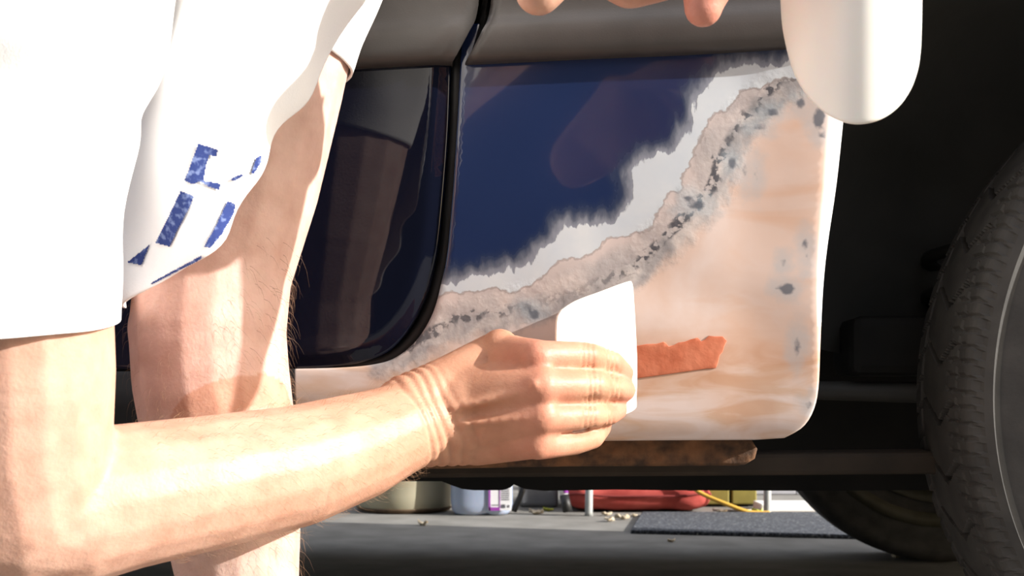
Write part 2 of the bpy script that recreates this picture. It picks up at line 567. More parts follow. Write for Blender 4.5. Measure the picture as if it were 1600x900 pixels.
def quarter_depth(X, Z):
    # gentle crown, rolls under at the bottom, earlier under the door
    y = -0.006 * (1 - ((Z - 0.47) / 0.16) ** 2)
    zb = 0.322 + 0.021 * (1 - smooth01((X + 0.10) / 0.10))
    t = np.clip((zb - Z) / 0.04, 0, 1.6)
    y = y + 0.020 * t * t
    # slight return next to the wheel arch: the arch lip stands proud
    y = y - 0.004 * smooth01((X - 0.17) / 0.07)
    # slightly wavy filler
    y = y + 0.0010 * np.sin(X * 41 + 1.3 * np.sin(Z * 31)) * np.sin(Z * 37 + 0.7) * smooth01((X + 0.02) / 0.1)
    return y

def quarter_flange(x, z):
    # only the wheel-arch edge carries the wide lip
    if dist_poly(edge_r, np.array([x]), np.array([z]))[0] > 2e-4 or z < 0.33:
        return 0.0018
    return 0.0018 + 0.0125 * float(smooth01(np.array((z - 0.33) / 0.22)))

quarter, qv, qfl = plate('quarter_panel', quarter_outline, quarter_depth, M['panel'], car, quarter_flange)
qx, qz = qv[:, 0], qv[:, 2]
def c3(cx, cy): return (650 + cx / 2.25, 60 + cy / 2.25)
paint_line = L2([(640, 448)] + [c3(*p) for p in [(105, 862), (200, 845), (300, 822), (385, 805), (440, 775), (452, 745), (490, 715), (520, 668), (560, 672), (600, 656), (640, 655), (700, 640), (750, 612), (775, 570), (766, 520), (752, 480), (772, 450), (810, 430), (890, 415), (930, 385), (950, 340), (970, 310), (985, 260), (985, 215), (1010, 170), (1050, 150), (1090, 120), (1110, 95), (1160, 88), (1220, 104), (1270, 94), (1300, 80), (1420, 60)]])
paint_poly = paint_line + L2([(1420, -60), (560, -60), (560, 448)])
dp = dist_poly(paint_line, qx, qz)
set_attr(quarter, 'd_paint', np.where(inside(paint_poly, qx, qz), dp, -dp))
cont = L2([(640, 470), (700, 462), (770, 456), (830, 450)] + [c3(*p) for p in [(470, 830), (485, 800), (560, 780), (630, 755), (670, 712), (740, 690), (818, 670), (850, 610), (880, 555), (925, 535), (925, 490), (960, 445), (990, 390), (1000, 340), (1030, 292), (1070, 260), (1110, 230), (1150, 192), (1200, 172), (1300, 150), (1440, 130)]])
dc = dist_poly(cont, qx, qz)
set_attr(quarter, 'd_line', np.where(inside(cont + L2([(1440, -60), (560, -60), (560, 470)]), qx, qz), dc, -dc))
streak = L2([(600, 556), (640, 543), (680, 515), (720, 498), (780, 488), (840, 474), (900, 458), (960, 432), (1000, 409), (1040, 372), (1075, 335), (1092, 318), (1112, 296), (1122, 262), (1136, 222), (1162, 188), (1188, 156), (1220, 128), (1290, 100)])
ds = dist_poly(streak, qx, qz)
set_attr(quarter, 'd_streak', ds)
set_attr(quarter, 'd_streak_side', np.where(inside(streak + L2([(1290, -60), (500, -60), (500, 556)]), qx, qz), ds, -ds))
set_attr(quarter, 'pit', np.clip(0.35 + 0.65 * smooth01((qx - 0.05) / 0.06) + 0.5 * smooth01((0.02 - qx) / 0.04), 0, 1))
set_attr(quarter, 'flange', qfl)
set_attr(quarter, 'low', 0.40 - qz)
set_attr(quarter, 'sill_black', pl(463, 590)[0] - qx)
spots = [(1144, 258, 5, 8), (1163, 268, 3, 8), (1180, 272, 3, 7), (1222, 410, 4, 5), (1229, 453, 10, 8), (1216, 450, 5, 4), (1255, 384, 3, 6), (1258, 404, 2, 5), (1244, 541, 4, 11), (1262, 632, 5, 6),
         (1277, 190, 8, 14), (1283, 212, 6, 7), (1205, 178, 8, 5), (1186, 200, 9, 5), (1090, 322, 12, 5), (1075, 312, 6, 4), (835, 492, 9, 7), (825, 480, 6, 4), (1250, 165, 5, 6)]
sd = np.full(qx.shape, -1.0)
for (sx, sy, ra, rb) in spots:
    cx_, cz_ = pl(sx, sy)
    ra, rb = ra / 2000.0, rb / 2000.0
    e = np.sqrt(((qx - cx_) / ra) ** 2 + ((qz - cz_) / rb) ** 2)
    sd = np.maximum(sd, (1 - e) * min(ra, rb))
set_attr(quarter, 'spot', sd)

# orange putty streak smeared on the filler
def c7(cx, cy): return (950 + cx / 2.646, 380 + cy / 2.646)
put = [pl(*p) for p in [(932, 548), (960, 545)] + [c7(*p) for p in [(115, 428), (160, 420), (200, 419), (228, 411), (238, 416), (250, 430), (272, 424), (290, 414), (318, 410), (340, 401), (370, 394), (384, 410), (400, 401), (415, 386), (440, 389), (470, 388), (487, 405), (476, 428), (470, 450), (458, 462), (452, 490), (443, 515), (400, 518), (300, 532), (200, 546), (118, 557)]] + [(960, 596), (935, 600)]]
plate('putty_streak', put, lambda X, Z: quarter_depth(X, Z) - 0.0009, M['putty'], quarter, lambda x, z: 0.0004, step=0.002, thick=0.004)[0]['label'] = 'orange glazing putty streak'

# side door
door_edge = smooth_line(L2([(703, 60), (700, 100), (697, 200), (690, 300), (681, 385), (671, 432), (657, 474), (634, 515), (602, 547), (560, 563), (510, 570), (450, 573)]), 60)
door_outline = door_edge + L2([(100, 575), (-500, 578), (-500, 60)])
def door_depth(X, Z):
    y = -0.006 * (1 - ((Z - 0.47) / 0.16) ** 2)
    d = dist_poly(door_edge, X, Z)
    return y + 0.004 * np.exp(-(d / 0.006) ** 2) - 0.001
door, dv, _ = plate('side_door', door_outline, door_depth, M['navy'], car, lambda x, z: 0.002, step=0.0035, thick=0.03)
# rubber seal in the gap
seal = [Vector((x, 0.014, z)) for x, z in smooth_line(L2([(713, 20), (711, 95), (707, 200), (700, 300), (692, 390), (682, 437), (668, 482), (644, 524), (611, 555), (572, 568), (520, 575), (450, 577), (-400, 581)]), 80)]
bm_obj('door_seal', tube_bm(seal, 0.0075, 8), M['black_rubber'], car)
bm = box_bm((-0.3, 0.045, 0.60), (0.80, 0.02, 0.62))
bm_obj('door_jamb', bm, M['black_rubber'], car, False)

# grey side mouldings
def moulding(name, x_start, x_end, zb_fn, prof, left_fn, right_fn, parent):
    n = 60
    verts, faces = [], []
    for i in range(n + 1):
        t = i / n
        for (yy, dz) in prof:
            xs, xe = left_fn(dz), right_fn(dz)
            x = xs + (xe - xs) * t
            e = min((x - xs), (xe - x)) / 0.004
            rd = 0.0 if e >= 1 else 0.005 * (1 - math.sqrt(max(0, 1 - (1 - e) ** 2)))
            verts.append((x, yy + rd, zb_fn(x) + dz))
    m = len(prof)
    for i in range(n):
        for k in range(m - 1):
            a = i * m + k
            faces.append((a, a + m, a + m + 1, a + 1))
    faces.append(tuple(range(m))[::-1])
    faces.append(tuple(n * m + k for k in range(m)))
    o = mesh_obj(name, verts, faces, M['moulding'], parent)
    return o
prof = [(0.012, 0.000), (-0.006, 0.0), (-0.0115, 0.0012), (-0.0150, 0.005), (-0.0168, 0.011), (-0.0172, 0.018), (-0.0165, 0.024), (-0.0140, 0.029), (-0.0110, 0.033), (-0.0085, 0.038), (-0.0072, 0.046), (-0.0066, 0.056), (-0.0058, 0.068), (-0.0040, 0.078), (0.0, 0.084), (0.012, 0.086)]
def interp(x, xs, ys): return float(np.interp(x, xs, ys))
def zb_left(x):
    x0, z0 = pl(540, 105, -0.012); x1, z1 = pl(700, 96, -0.012)
    return z0 + (z1 - z0) * (x - x0) / (x1 - x0)
def zb_right(x):
    x0, z0 = pl(725, 97, -0.012); x1, z1 = pl(1220, 74, -0.012)
    return z0 + (z1 - z0) * (x - x0) / (x1 - x0)
ex = [0.0, 0.006, 0.016, 0.030, 0.045, 0.09]
er = [pl(p, 50, -0.014)[0] for p in (703, 714, 726, 740, 745, 748)]
sl = [pl(p, 50, -0.010)[0] for p in (724, 734, 746, 759, 765, 769)]
moulding('door_moulding', 0, 0, zb_left, prof, lambda dz: -0.75, lambda dz: interp(dz, ex, er), door)
moulding('panel_moulding', 0, 0, zb_right, prof, lambda dz: interp(dz, ex, sl), lambda dz: 0.262 + dz * 0.25, quarter)

# upper body: side, glass-house and roof out of frame, closing the car and shading the ground behind it
sec = [(0.0, 0.655), (0.0, 0.76), (0.008, 0.92), (0.03, 0.98), (0.13, 1.28), (0.24, 1.56), (0.36, 1.66), (0.9, 1.70), (1.44, 1.66), (1.56, 1.56), (1.67, 1.28), (1.77, 0.98), (1.805, 0.92), (1.81, 0.60), (1.80, 0.215), (1.74, 0.215), (1.72, 0.62), (0.06, 0.62)]
verts, faces = [], []
xs = [-2.3, -1.2, -0.3, 0.20, 0.25, 1.15, 1.20, 1.50]
for x in xs:
    for (yy, zz) in sec:
        arch = 0.24 < x < 1.16 and zz < 0.77 and (yy < 0.1 or 1.7 < yy < 1.73)      # wheel opening
        verts.append((x, yy, {0.655: 0.80, 0.76: 0.83}.get(zz, 0.80) if arch else zz))
k = len(sec)
for i in range(len(xs) - 1):
    for j in range(k):
        a, b_ = i * k + j, i * k + (j + 1) % k
        faces.append((a, a + k, b_ + k, b_))
faces.append(tuple(range(k))); faces.append(tuple(range((len(xs) - 1) * k, len(xs) * k))[::-1])
shell = mesh_obj('body_shell', verts, faces, M['navy'], car, False)
bm_tmp = bmesh.new(); bm_tmp.from_mesh(shell.data); bmesh.ops.recalc_face_normals(bm_tmp, faces=bm_tmp.faces); bm_tmp.to_mesh(shell.data); bm_tmp.free()

bevel(bm_obj('rear_bumper', box_bm((1.42, 0.9, 0.43), (0.26, 1.80, 0.46)), M['moulding'], car, False), 0.05, 4)  # out of view, added low to keep sun from reaching under the car
# wheels
WX, WY, WR = 0.689, 0.135, 0.335
def tyre(name, c, parent, detail):
    nt_, half = (1080, 0.1) if detail else (160, 0.1)
    prof_w = []
    # section: inner bead -> tread -> outer bead, (y, radius, tread coordinate or None)
    for a in (0.215, 0.235, 0.262, 0.288, 0.308): prof_w.append((+0.082 + 0.024 * math.sin((a - 0.215) / 0.12 * math.pi), a, None))
    nw = 56 if detail else 10
    for i in range(nw + 1):
        w = 1 - 2 * i / nw
        r = WR - 0.004 * abs(w) ** 2 - 0.017 * max(0, (abs(w) - 0.80) / 0.20) ** 2
        prof_w.append((w * half, r, w))
    for a in (0.308, 0.288, 0.262, 0.235, 0.215): prof_w.append((-0.082 - 0.024 * math.sin((a - 0.215) / 0.12 * math.pi), a, None))
    m = len(prof_w)
    th = np.arange(nt_) * 2 * math.pi / nt_
    R = np.zeros((nt_, m)); Yv = np.zeros((nt_, m))
    circ = th * WR
    for j, (y, r, w) in enumerate(prof_w):
        Yv[:, j] = y
        R[:, j] = r
        if w is None or not detail:
            if detail and w is None:
                R[:, j] += 0.0
            continue
        d = np.zeros(nt_)
        # outer side is w < 0 (towards the viewer), inner side w > 0
        for g, gw in ((0.52, 0.035), (0.86, 0.02)):
            if abs(w - g) < gw: d = np.maximum(d, 0.007)
        pitch = 0.050
        if -0.52 < w < 0.50:                 # V-shaped long grooves
            ph = (circ / pitch + 0.55 * abs(w + 0.10) * 1.6) % 1.0
            d = np.where(np.abs(ph - 0.5) < 0.055, np.maximum(d, 0.007), d)
        if 0.55 < w < 0.84:                  # zigzag inner rib
            ph = (circ / (pitch * 0.5) - 1.6 * w) % 1.0
            d = np.where(np.abs(ph - 0.5) < 0.09, np.maximum(d, 0.006), d)
        if 0.88 < w:
            ph = (circ / (pitch * 0.5) + 1.8 * w) % 1.0
            d = np.where(np.abs(ph - 0.5) < 0.09, np.maximum(d, 0.005), d)
        if -0.92 < w < -0.36:                # fine sipes of the outer shoulder
            ph = (circ / (pitch / 4.0) + 0.5 * w) % 1.0
            d = np.where(np.abs(ph - 0.5) < 0.13, np.maximum(d, 0.0018), d)
        if -0.95 < w < -0.90 or abs(w + 0.64) < 0.016:
            ph = (circ / (pitch / 4.0)) % 1.0
            d = np.where(np.abs(ph - 0.5) < 0.30, np.maximum(d, 0.0025), d)
        R[:, j] -= d
    X = c[0] + R * np.cos(th)[:, None]; Z = c[2] + R * np.sin(th)[:, None]; Y = c[1] + Yv
    verts = np.stack([X, Y, Z], -1).reshape(-1, 3)
    faces = []
    for i in range(nt_):
        a, b2 = i * m, ((i + 1) % nt_) * m
        for j in range(m - 1):
            faces.append((a + j, a + j + 1, b2 + j + 1, b2 + j))
    return mesh_obj(name, verts.tolist(), faces, M['tyre'], parent, smooth=not detail)

def wheel(c, detail, flip):
    w = tyre('wheel', c, car, detail)
    s = -1 if flip else 1
    # dished rim with five spokes; both lips
    rim = lathe_bm([(0.216, -0.088), (0.206, -0.092), (0.196, -0.080), (0.185, -0.06), (0.180, 0.0), (0.188, 0.07), (0.204, 0.090), (0.216, 0.088)], 'Y', c, 64, caps=False)
    bm_obj('rim', rim, M['steel'], w)
    for i in range(5):
        a = i * 2 * math.pi / 5 + 0.3
        sp = tube_bm([(c[0] + r * math.cos(a), c[1] - s * (0.07 - 0.02 * (r / 0.19)), c[2] + r * math.sin(a)) for r in (0.03, 0.08, 0.13, 0.188)], [0.030, 0.026, 0.022, 0.024], 8)
        bm_obj('spoke', sp, M['steel'], w)
    bm_obj('hub', lathe_bm([(0.02, -0.08 * s), (0.055, -0.075 * s), (0.06, -0.05 * s), (0.06, 0.06 * s), (0.03, 0.07 * s)], 'Y', c, 32), M['steel'], w)
    bm_obj('brake_drum', lathe_bm([(0.05, -0.03), (0.135, -0.03), (0.14, 0.0), (0.14, 0.06), (0.12, 0.075), (0.03, 0.075)], 'Y', c, 40), M['under'], w)
    return w
wheel((WX, WY, WR), True, False)
wf = wheel((WX + 0.021, 1.67, WR), False, True)
bm_obj('rim_lip', lathe_bm([(0.235, -0.1), (0.245, -0.108), (0.262, -0.106), (0.262, -0.098), (0.245, -0.094)], 'Y', (WX + 0.01, 1.67, WR), 64, caps=False), M['steel'], wf)

# wheel-house liner
bm = bmesh.new()
ang = [math.radians(a) for a in np.linspace(0, 176, 60)]
prev = None
for a in ang:
    row = [bm.verts.new((WX + (r + .004 * math.sin(a * 9)) * math.copysign(abs(math.cos(a)) ** .55, math.cos(a)), y, WR + r * max(0, math.sin(a)) ** .8)) for y, r in ((.012, .458), (.08, .456), (.16, .452), (.24, .442), (.31, .42), (.37, .385), (.41, .335), (.435, .26), (.45, .15), (.455, .02))]
    if prev:
        for i in range(9): bm.faces.new((prev[i], prev[i + 1], row[i + 1], row[i]))
    prev = row
bm_obj('wheel_arch_liner', bm, M['liner'], car)
# forward bulkhead behind the panel's arch lip, with a lighter edge fold
bevel(bm_obj('spring_seat', box_bm((WX - 0.30, 0.37, 0.385), (0.15, 0.12, 0.06)), M['under'], car, False), 0.01)
sp = []
for i in range(80):
    a = i / 80 * 5 * 2 * math.pi
    sp.append((WX - 0.235 + 0.045 * math.cos(a), 0.40 + 0.045 * math.sin(a), 0.30 + 0.2 * i / 80))
bm_obj('coil_spring', tube_bm(sp, 0.007, 8), M['under'], car)
bm_obj('trailing_arm', tube_bm([(-0.1, 0.34, 0.345), (0.2, 0.34, 0.342), (0.5, 0.33, 0.335), (WX, 0.28, WR)], [0.008, 0.009, 0.012, 0.03], 12), M['liner'], car)
bm_obj('axle_beam', tube_bm([(WX, 0.25, WR), (WX, 0.9, WR - 0.01), (WX + 0.01, 1.56, WR)], 0.035, 16), M['under'], car)
# frame rail with grimy lower lip
bevel(bm_obj('frame_rail', box_bm((0.25, 0.19, 0.2745), (1.9, 0.06, 0.020), Matrix.Rotation(math.radians(-0.75), 3, 'Y')), M['rail'], car, False), 0.004)
# rusty jacking bracket below the panel, rounded right-hand end
rb = [pl(560, 690, 0.03), pl(1150, 684, 0.03), pl(1168, 690, 0.03), pl(1176, 702, 0.03), pl(1172, 714, 0.03), pl(1158, 721, 0.03), pl(900, 722, 0.03), pl(560, 728, 0.03)]
o, rv, _ = plate('jacking_bracket', rb, lambda X, Z: 0.020 + 0.0012 * np.sin(X * 300) * np.sin(Z * 420) + 0.0, M['rust'], car, lambda x, z: 0.003, step=0.004, thick=0.05)
o['label'] = 'rusted steel bracket under the panel'
# floor pan, tank, silencer and pipes: uneven dark bottom line
def pan(name, pts, y0, y1, ztop):
    """pts: (picture column, bottom row) seen at the pan's front edge"""
    bm = bmesh.new()
    A, B, C_, D_ = [], [], [], []
    for px, py in pts:
        x, z = pl(px, py, y0)
        A.append(bm.verts.new((x, y0, z))); B.append(bm.verts.new((x, y1, z)))
        C_.append(bm.verts.new((x, y0, ztop))); D_.append(bm.verts.new((x, y1, ztop)))
    for i in range(len(pts) - 1):
        bm.faces.new((A[i], A[i + 1], B[i + 1], B[i])); bm.faces.new((C_[i], C_[i + 1], A[i + 1], A[i]))
        bm.faces.new((B[i], B[i + 1], D_[i + 1], D_[i])); bm.faces.new((D_[i], D_[i + 1], C_[i + 1], C_[i]))
    bm.faces.new((A[0], B[0], D_[0], C_[0])); bm.faces.new((A[-1], C_[-1], D_[-1], B[-1]))
    return bm_obj(name, bm, M['under'], car, False)
pan('floor_pan', [(-900, 752), (300, 752), (560, 752), (690, 752), (705, 758), (722, 764), (740, 766), (785, 766), (797, 762), (803, 757), (820, 764), (850, 767), (960, 765), (1040, 766), (1300, 767), (1500, 765)], 0.48, 1.5, 0.60)
pan('side_sill', [(-900, 735), (400, 731), (600, 729), (900, 722), (1150, 712), (1166, 711)], 0.07, 0.20, 0.42)
bm = lathe_bm([(0.01, -0.16), (0.07, -0.15), (0.085, -0.1), (0.085, 0.1), (0.07, 0.15), (0.01, 0.16)], 'Y', (0, 0, 0), 24)
for v in bm.verts: v.co.z *= 0.55
o = bm_obj('silencer', bm, M['under'], car); x, z = pl(1083, 774, 0.8); o.location = (x, 0.95, z + 0.049)
bm_obj('exhaust_pipe', tube_bm([(-1.2, 1.05, 0.27), (0.1, 1.0, 0.26), (0.24, 0.95, 0.255), (0.9, 1.15, 0.30)], 0.025, 12), M['under'], car)

# ------------------------------------------------------------------ person
person = empty('person', (-0.26, 0.86, 0.0))
tag(person, 'person in white printed t-shirt and white shorts bending over spreading filler on car', 'person')
PI_ = person.matrix_world.copy()
PW = Vector((-0.26, 0.86, 0.0))

body_v, body_f = [], []
def cone(p0, r0, p1, r1, seg=18, hs=5):
    p0, p1 = Vector(p0), Vector(p1)
    ax = p1 - p0
    l = ax.length
    ax = ax / l if l > 1e-6 else Vector((0, 0, 1))
    s = ax.orthogonal().normalized(); q = ax.cross(s)
    base = len(body_v)
    rings = []
    for i in range(1, hs + 1):
        a = math.pi / 2 * (1 - i / hs)
        rings.append((p0 - ax * r0 * math.sin(a), r0 * math.cos(a)))
    for i in range(0, hs):
        a = math.pi / 2 * (i / hs)
        rings.append((p1 + ax * r1 * math.sin(a), r1 * math.cos(a)))
    body_v.append(tuple(p0 - ax * r0))
    for c, r in rings:
        for k in range(seg):
            t = 2 * math.pi * k / seg
            body_v.append(tuple(c + (s * math.cos(t) + q * math.sin(t)) * r))
    body_v.append(tuple(p1 + ax * r1))
    last = len(body_v) - 1
    for k in range(seg): body_f.append((base, base + 1 + (k + 1) % seg, base + 1 + k))
    for i in range(len(rings) - 1):
        a0 = base + 1 + i * seg
        for k in range(seg):
            body_f.append((a0 + k, a0 + (k + 1) % seg, a0 + seg + (k + 1) % seg, a0 + seg + k))
    a0 = base + 1 + (len(rings) - 1) * seg
    for k in range(seg): body_f.append((a0 + k, a0 + (k + 1) % seg, last))
def chain(pts):
    """(point, radius) list"""
    for (a, ra), (b, rb_) in zip(pts, pts[1:]): cone(a, ra, b, rb_)
def blob(c, r, sc=(1, 1, 1)):
    base = len(body_v)
    c = Vector(c)
    nu, nv = 20, 12
    body_v.append((c.x, c.y, c.z - r * sc[2]))
    for j in range(1, nv):
        a = -math.pi / 2 + math.pi * j / nv
        for k in range(nu):
            t = 2 * math.pi * k / nu
            body_v.append((c.x + r * sc[0] * math.cos(a) * math.cos(t), c.y + r * sc[1] * math.cos(a) * math.sin(t), c.z + r * sc[2] * math.sin(a)))
    body_v.append((c.x, c.y, c.z + r * sc[2]))
    last = len(body_v) - 1
    for k in range(nu): body_f.append((base, base + 1 + (k + 1) % nu, base + 1 + k))
    for j in range(nv - 2):
        a0 = base + 1 + j * nu
        for k in range(nu): body_f.append((a0 + k, a0 + (k + 1) % nu, a0 + nu + (k + 1) % nu, a0 + nu + k))
    a0 = base + 1 + (nv - 2) * nu
    for k in range(nu): body_f.append((a0 + k, a0 + (k + 1) % nu, last))

# left leg (the one in view)
hipL, hipR = P(455, -290, .90), Vector((-0.325, 0.90, 0.74))
chain([(hipL, .085), (P(400, -60, .89), .079), (P(380, 130, .885), .069), (P(358, 290, .88), .0615), (P(334, 430, .872), .0525), (P(325, 520, .868), .0525), (P(330, 590, .872), .0530), (P(345, 690, .88), .0520), (P(362, 800, .888), .0480), (P(372, 900, .893), .0425), (P(382, 1060, .90), .034), (P(390, 1200, .905), .030)])
blob(P(266, 515, .858), .028)                      # kneecap
blob(P(272, 560, .856), .026)
blob(P(388, 600, .895), .026)                      # calf head behind the knee
ankL = P(390, 1200, .905)
toeL = Vector((ankL.x - 0.10, ankL.y - 0.15, 0.022))
chain([(ankL, .033), (Vector((ankL.x + 0.01, ankL.y + 0.02, 0.036)), .036), (Vector((ankL.x - 0.05, ankL.y - 0.07, 0.036)), .036), (toeL, .022)])
# right leg (hidden by the arm)
kneeR = Vector((-0.43, 0.80, 0.42)); ankR = Vector((-0.44, 0.93, 0.085))
chain([(hipR, .085), (hipR.lerp(kneeR, .5), .070), (kneeR, .054), (kneeR.lerp(ankR, .3), .054), (kneeR.lerp(ankR, .7), .04), (ankR, .033)])
chain([(ankR, .033), (Vector((ankR.x + .01, ankR.y + .03, .036)), .036), (Vector((ankR.x - .05, ankR.y - .07, .036)), .036), (Vector((ankR.x - .09, ankR.y - .16, .022)), .022)])
# trunk, bent forward towards the viewer
shR, shL = P(40, -150, .665), Vector((0.06, 0.72, 0.90))
pelvis = Vector((-0.24, 0.885, 0.80))
chain([(hipL, .085), (pelvis, .10), (hipR, .085)])
chain([(pelvis, .115), (Vector((-0.22, .835, .90)), .115), (Vector((-0.17, .77, .93)), .12), (Vector((-0.10, .70, .86)), .10)])
chain([(shR, .060), (Vector((-0.10, .69, .79)), .095), (shL, .062)])
neck0, headc = Vector((-0.09, .65, .87)), Vector((-0.07, .52, .93))
chain([(neck0, .06), (neck0.lerp(headc, .6), .055)])
blob(headc, .10, (.78, .95, 1.05)); blob(headc + Vector((.02, -.045, -.04)), .065, (.8, .9, 1.0))
fwd = Vector((.25, -.55, -.80)).normalized()
side = fwd.cross(Vector((0, 0, 1))).normalized()
blob(headc + fwd * .105 + Vector((0, 0, -.01)), .016)                                  # nose
for s in (-1, 1):
    blob(headc + fwd * .088 + side * s * .030 + Vector((0, 0, .022)), .012)             # eyes
    blob(headc + side * s * .080, .024, (.6, .9, 1.2))                                  # ears
blob(headc + fwd * .088 + Vector((0, 0, -.045)), .018, (1.3, .8, .5))                   # mouth
# right arm
chain([(shR, .056), (P(24, 200, .69), .048), (P(28, 420, .70), .0500), (P(30, 580, .71), .0520), (P(28, 690, .722), .0520), (P(40, 780, .735), .0510), (P(110, 792, .748), .0470), (P(200, 775, .765), .0440), (P(330, 753, .795), .0420), (P(460, 729, .832), .0400), (P(560, 697, .868), .0365), (P(622, 671, .888), .0320), (P(672, 652, .905), .0300)])
blob(P(-5, 850, .735), .028)                                                           # point of the elbow
# right hand, back to the viewer
wr = P(672, 655, .905)
chain([(P(640, 640, .895), .026), (P(700, 605, .908), .022), (P(770, 556, .918), .0165), (P(840, 560, .886), .0135)])
chain([(wr, .028), (P(740, 620, .905), .025), (P(846, 604, .877), .0138)])
chain([(wr, .028), (P(745, 660, .908), .026), (P(846, 650, .879), .0133)])
chain([(P(660, 675, .905), .026), (P(745, 690, .912), .0175), (P(840, 689, .887), .0125)])
blob(P(745, 655, .915), .034, (1.1, .6, .95)); blob(P(770, 640, .925), .034, (1.1, .6, 1.0)); blob(P(800, 650, .918), .030)
chain([(P(840, 557, .884), .0114), (P(918, 556, .905), .0101), (P(955, 566, .930), .0090), (P(973, 583, .943), .0082)])     # index
chain([(P(846, 604, .875), .0114), (P(928, 602, .899), .0101), (P(962, 607, .927), .0090), (P(976, 610, .942), .0085)])     # middle
chain([(P(846, 654, .877), .0109), (P(921, 649, .903), .0095), (P(950, 648, .929), .0084), (P(964, 640, .944), .0080)])     # ring
chain([(P(840, 696, .885), .0104), (P(898, 692, .910), .0088), (P(927, 685, .926), .0078), (P(940, 668, .943), .0074)])     # little
for (a, b_, c_) in ((842, 556, .880), (848, 602, .870), (848, 650, .872), (842, 690, .882)): blob(P(a, b_, c_ + .005), .0085)       # knuckles
blob(P(781, 545, .912), .0145)                                                                                             # base of the thumb
chain([(P(720, 600, .925), .020), (P(800, 556, .935), .0155), (P(858, 562, .958), .0125), (P(905, 575, .972), .0095)])      # thumb, behind the spreader
cone(P(700, 620, .885), .0022, P(800, 573, .886), .0030); cone(P(800, 573, .886), .0030, P(836, 601, .865), .0034)        # tendons
cone(P(700, 640, .880), .0022, P(842, 606, .867), .0030); cone(P(705, 664, .882), .0022, P(838, 652, .869), .0028)
# left arm and hand holding the second spreader
elL, wrL = Vector((0.30, 0.70, 1.00)), Vector((0.16, 0.735, 0.74))
chain([(shL, .060), (shL.lerp(elL, .5), .05), (elL, .043), (elL.lerp(wrL, .35), .042), (elL.lerp(wrL, .8), .032), (wrL, .028)])
palmL = P(1010, -150, .755)
chain([(wrL, .028), (palmL + Vector((.025, -.01, .03)), .030), (palmL, .026)])
blob(palmL, .040, (1.0, .55, .9))
chain([(palmL + Vector((.03, 0, 0)), .020), (P(1112, -70, .74), .0165), (P(1104, -20, .733), .0150), (P(1099, 12, .732), .0112)])
chain([(palmL + Vector((-.02, 0, .005)), .018), (P(905, -85, .745), .0165), (P(858, -35, .737), .0155), (P(842, -14, .735), .0140)])
chain([(palmL + Vector((-.01, .01, 0)), .018), (P(930, -62, .75), .0165), (P(985, -30, .745), .0160), (P(1030, -38, .745), .0150)])
chain([(palmL + Vector((.03, .01, .01)), .018), (P(1170, -150, .772), .0120), (P(1230, -130, .772), .0100), (P(1290, -120, .742), .0085)])
chain([(palmL + Vector((.02, -.012, .02)), .020), (P(1140, -230, .735), .0140), (P(1205, -190, .745), .0120), (P(1262, -170, .722), .0100)])

tmp = mesh_obj('body_tmp', body_v, body_f)
rm = tmp.modifiers.new('remesh', 'REMESH'); rm.mode = 'VOXEL'; rm.voxel_size = 0.0019; rm.use_smooth_shade = True
smo = tmp.modifiers.new('smooth', 'SMOOTH'); smo.factor = 0.5; smo.iterations = 7
dg = bpy.context.evaluated_depsgraph_get()
me = bpy.data.meshes.new_from_object(tmp.evaluated_get(dg))
bpy.data.objects.remove(tmp)
nv = len(me.vertices)
co = np.zeros(nv * 3, np.float32); me.vertices.foreach_get('co', co); co = co.reshape(-1, 3)
no = np.zeros(nv * 3, np.float32); me.vertices.foreach_get('normal', no); no = no.reshape(-1, 3)
# skin folds over the bent wrist, running across it
wa = np.array(P(600, 680, .88)); wb = np.array(P(760, 618, .91)); axw = (wb - wa) / np.linalg.norm(wb - wa)
t = (co - wa) @ axw
rad = np.linalg.norm((co - wa) - t[:, None] * axw, axis=1)
armmask = (rad < 0.07) & (co[:, 1] > .8)
nz = np.array([noise.noise(Vector((c[0] * 38, c[1] * 38, c[2] * 22))) if m_ else 0.0 for c, m_ in zip(co, armmask)])
fold = np.zeros(nv)
for t0, dep, wd in ((.022, .0011, .0016), (.030, .0013, .0018), (.038, .0015, .0020), (.047, .0012, .0018), (.055, .0007, .0016)):
    fold += dep * np.exp(-((t - t0 + 0.006 * nz + 0.10 * (co[:, 2] - wa[2])) / wd) ** 2)
fold *= armmask
# creases over the finger joints
for (a, b_, c_) in ((918, 562, .898), (928, 604, .893), (921, 645, .898), (955, 573, .922), (962, 607, .918), (950, 641, .922)):
    q = np.array(P(a, b_, c_)); dd = co - q
    near = np.linalg.norm(dd, axis=1) < .016
    for s in (-.0035, 0, .0035): fold += near * .0008 * np.exp(-((dd[:, 0] - s) / .0009) ** 2)
co = co - no * fold[:, None]
me.vertices.foreach_set('co', (co - np.array(PW, dtype=np.float32)).astype(np.float32).ravel())
me.update()
bodyo = bpy.data.objects.new('body', me); COL.objects.link(bodyo); bodyo.parent = person
me.materials.clear(); me.materials.append(M['skin'])
me.polygons.foreach_set('use_smooth', [True] * len(me.polygons))
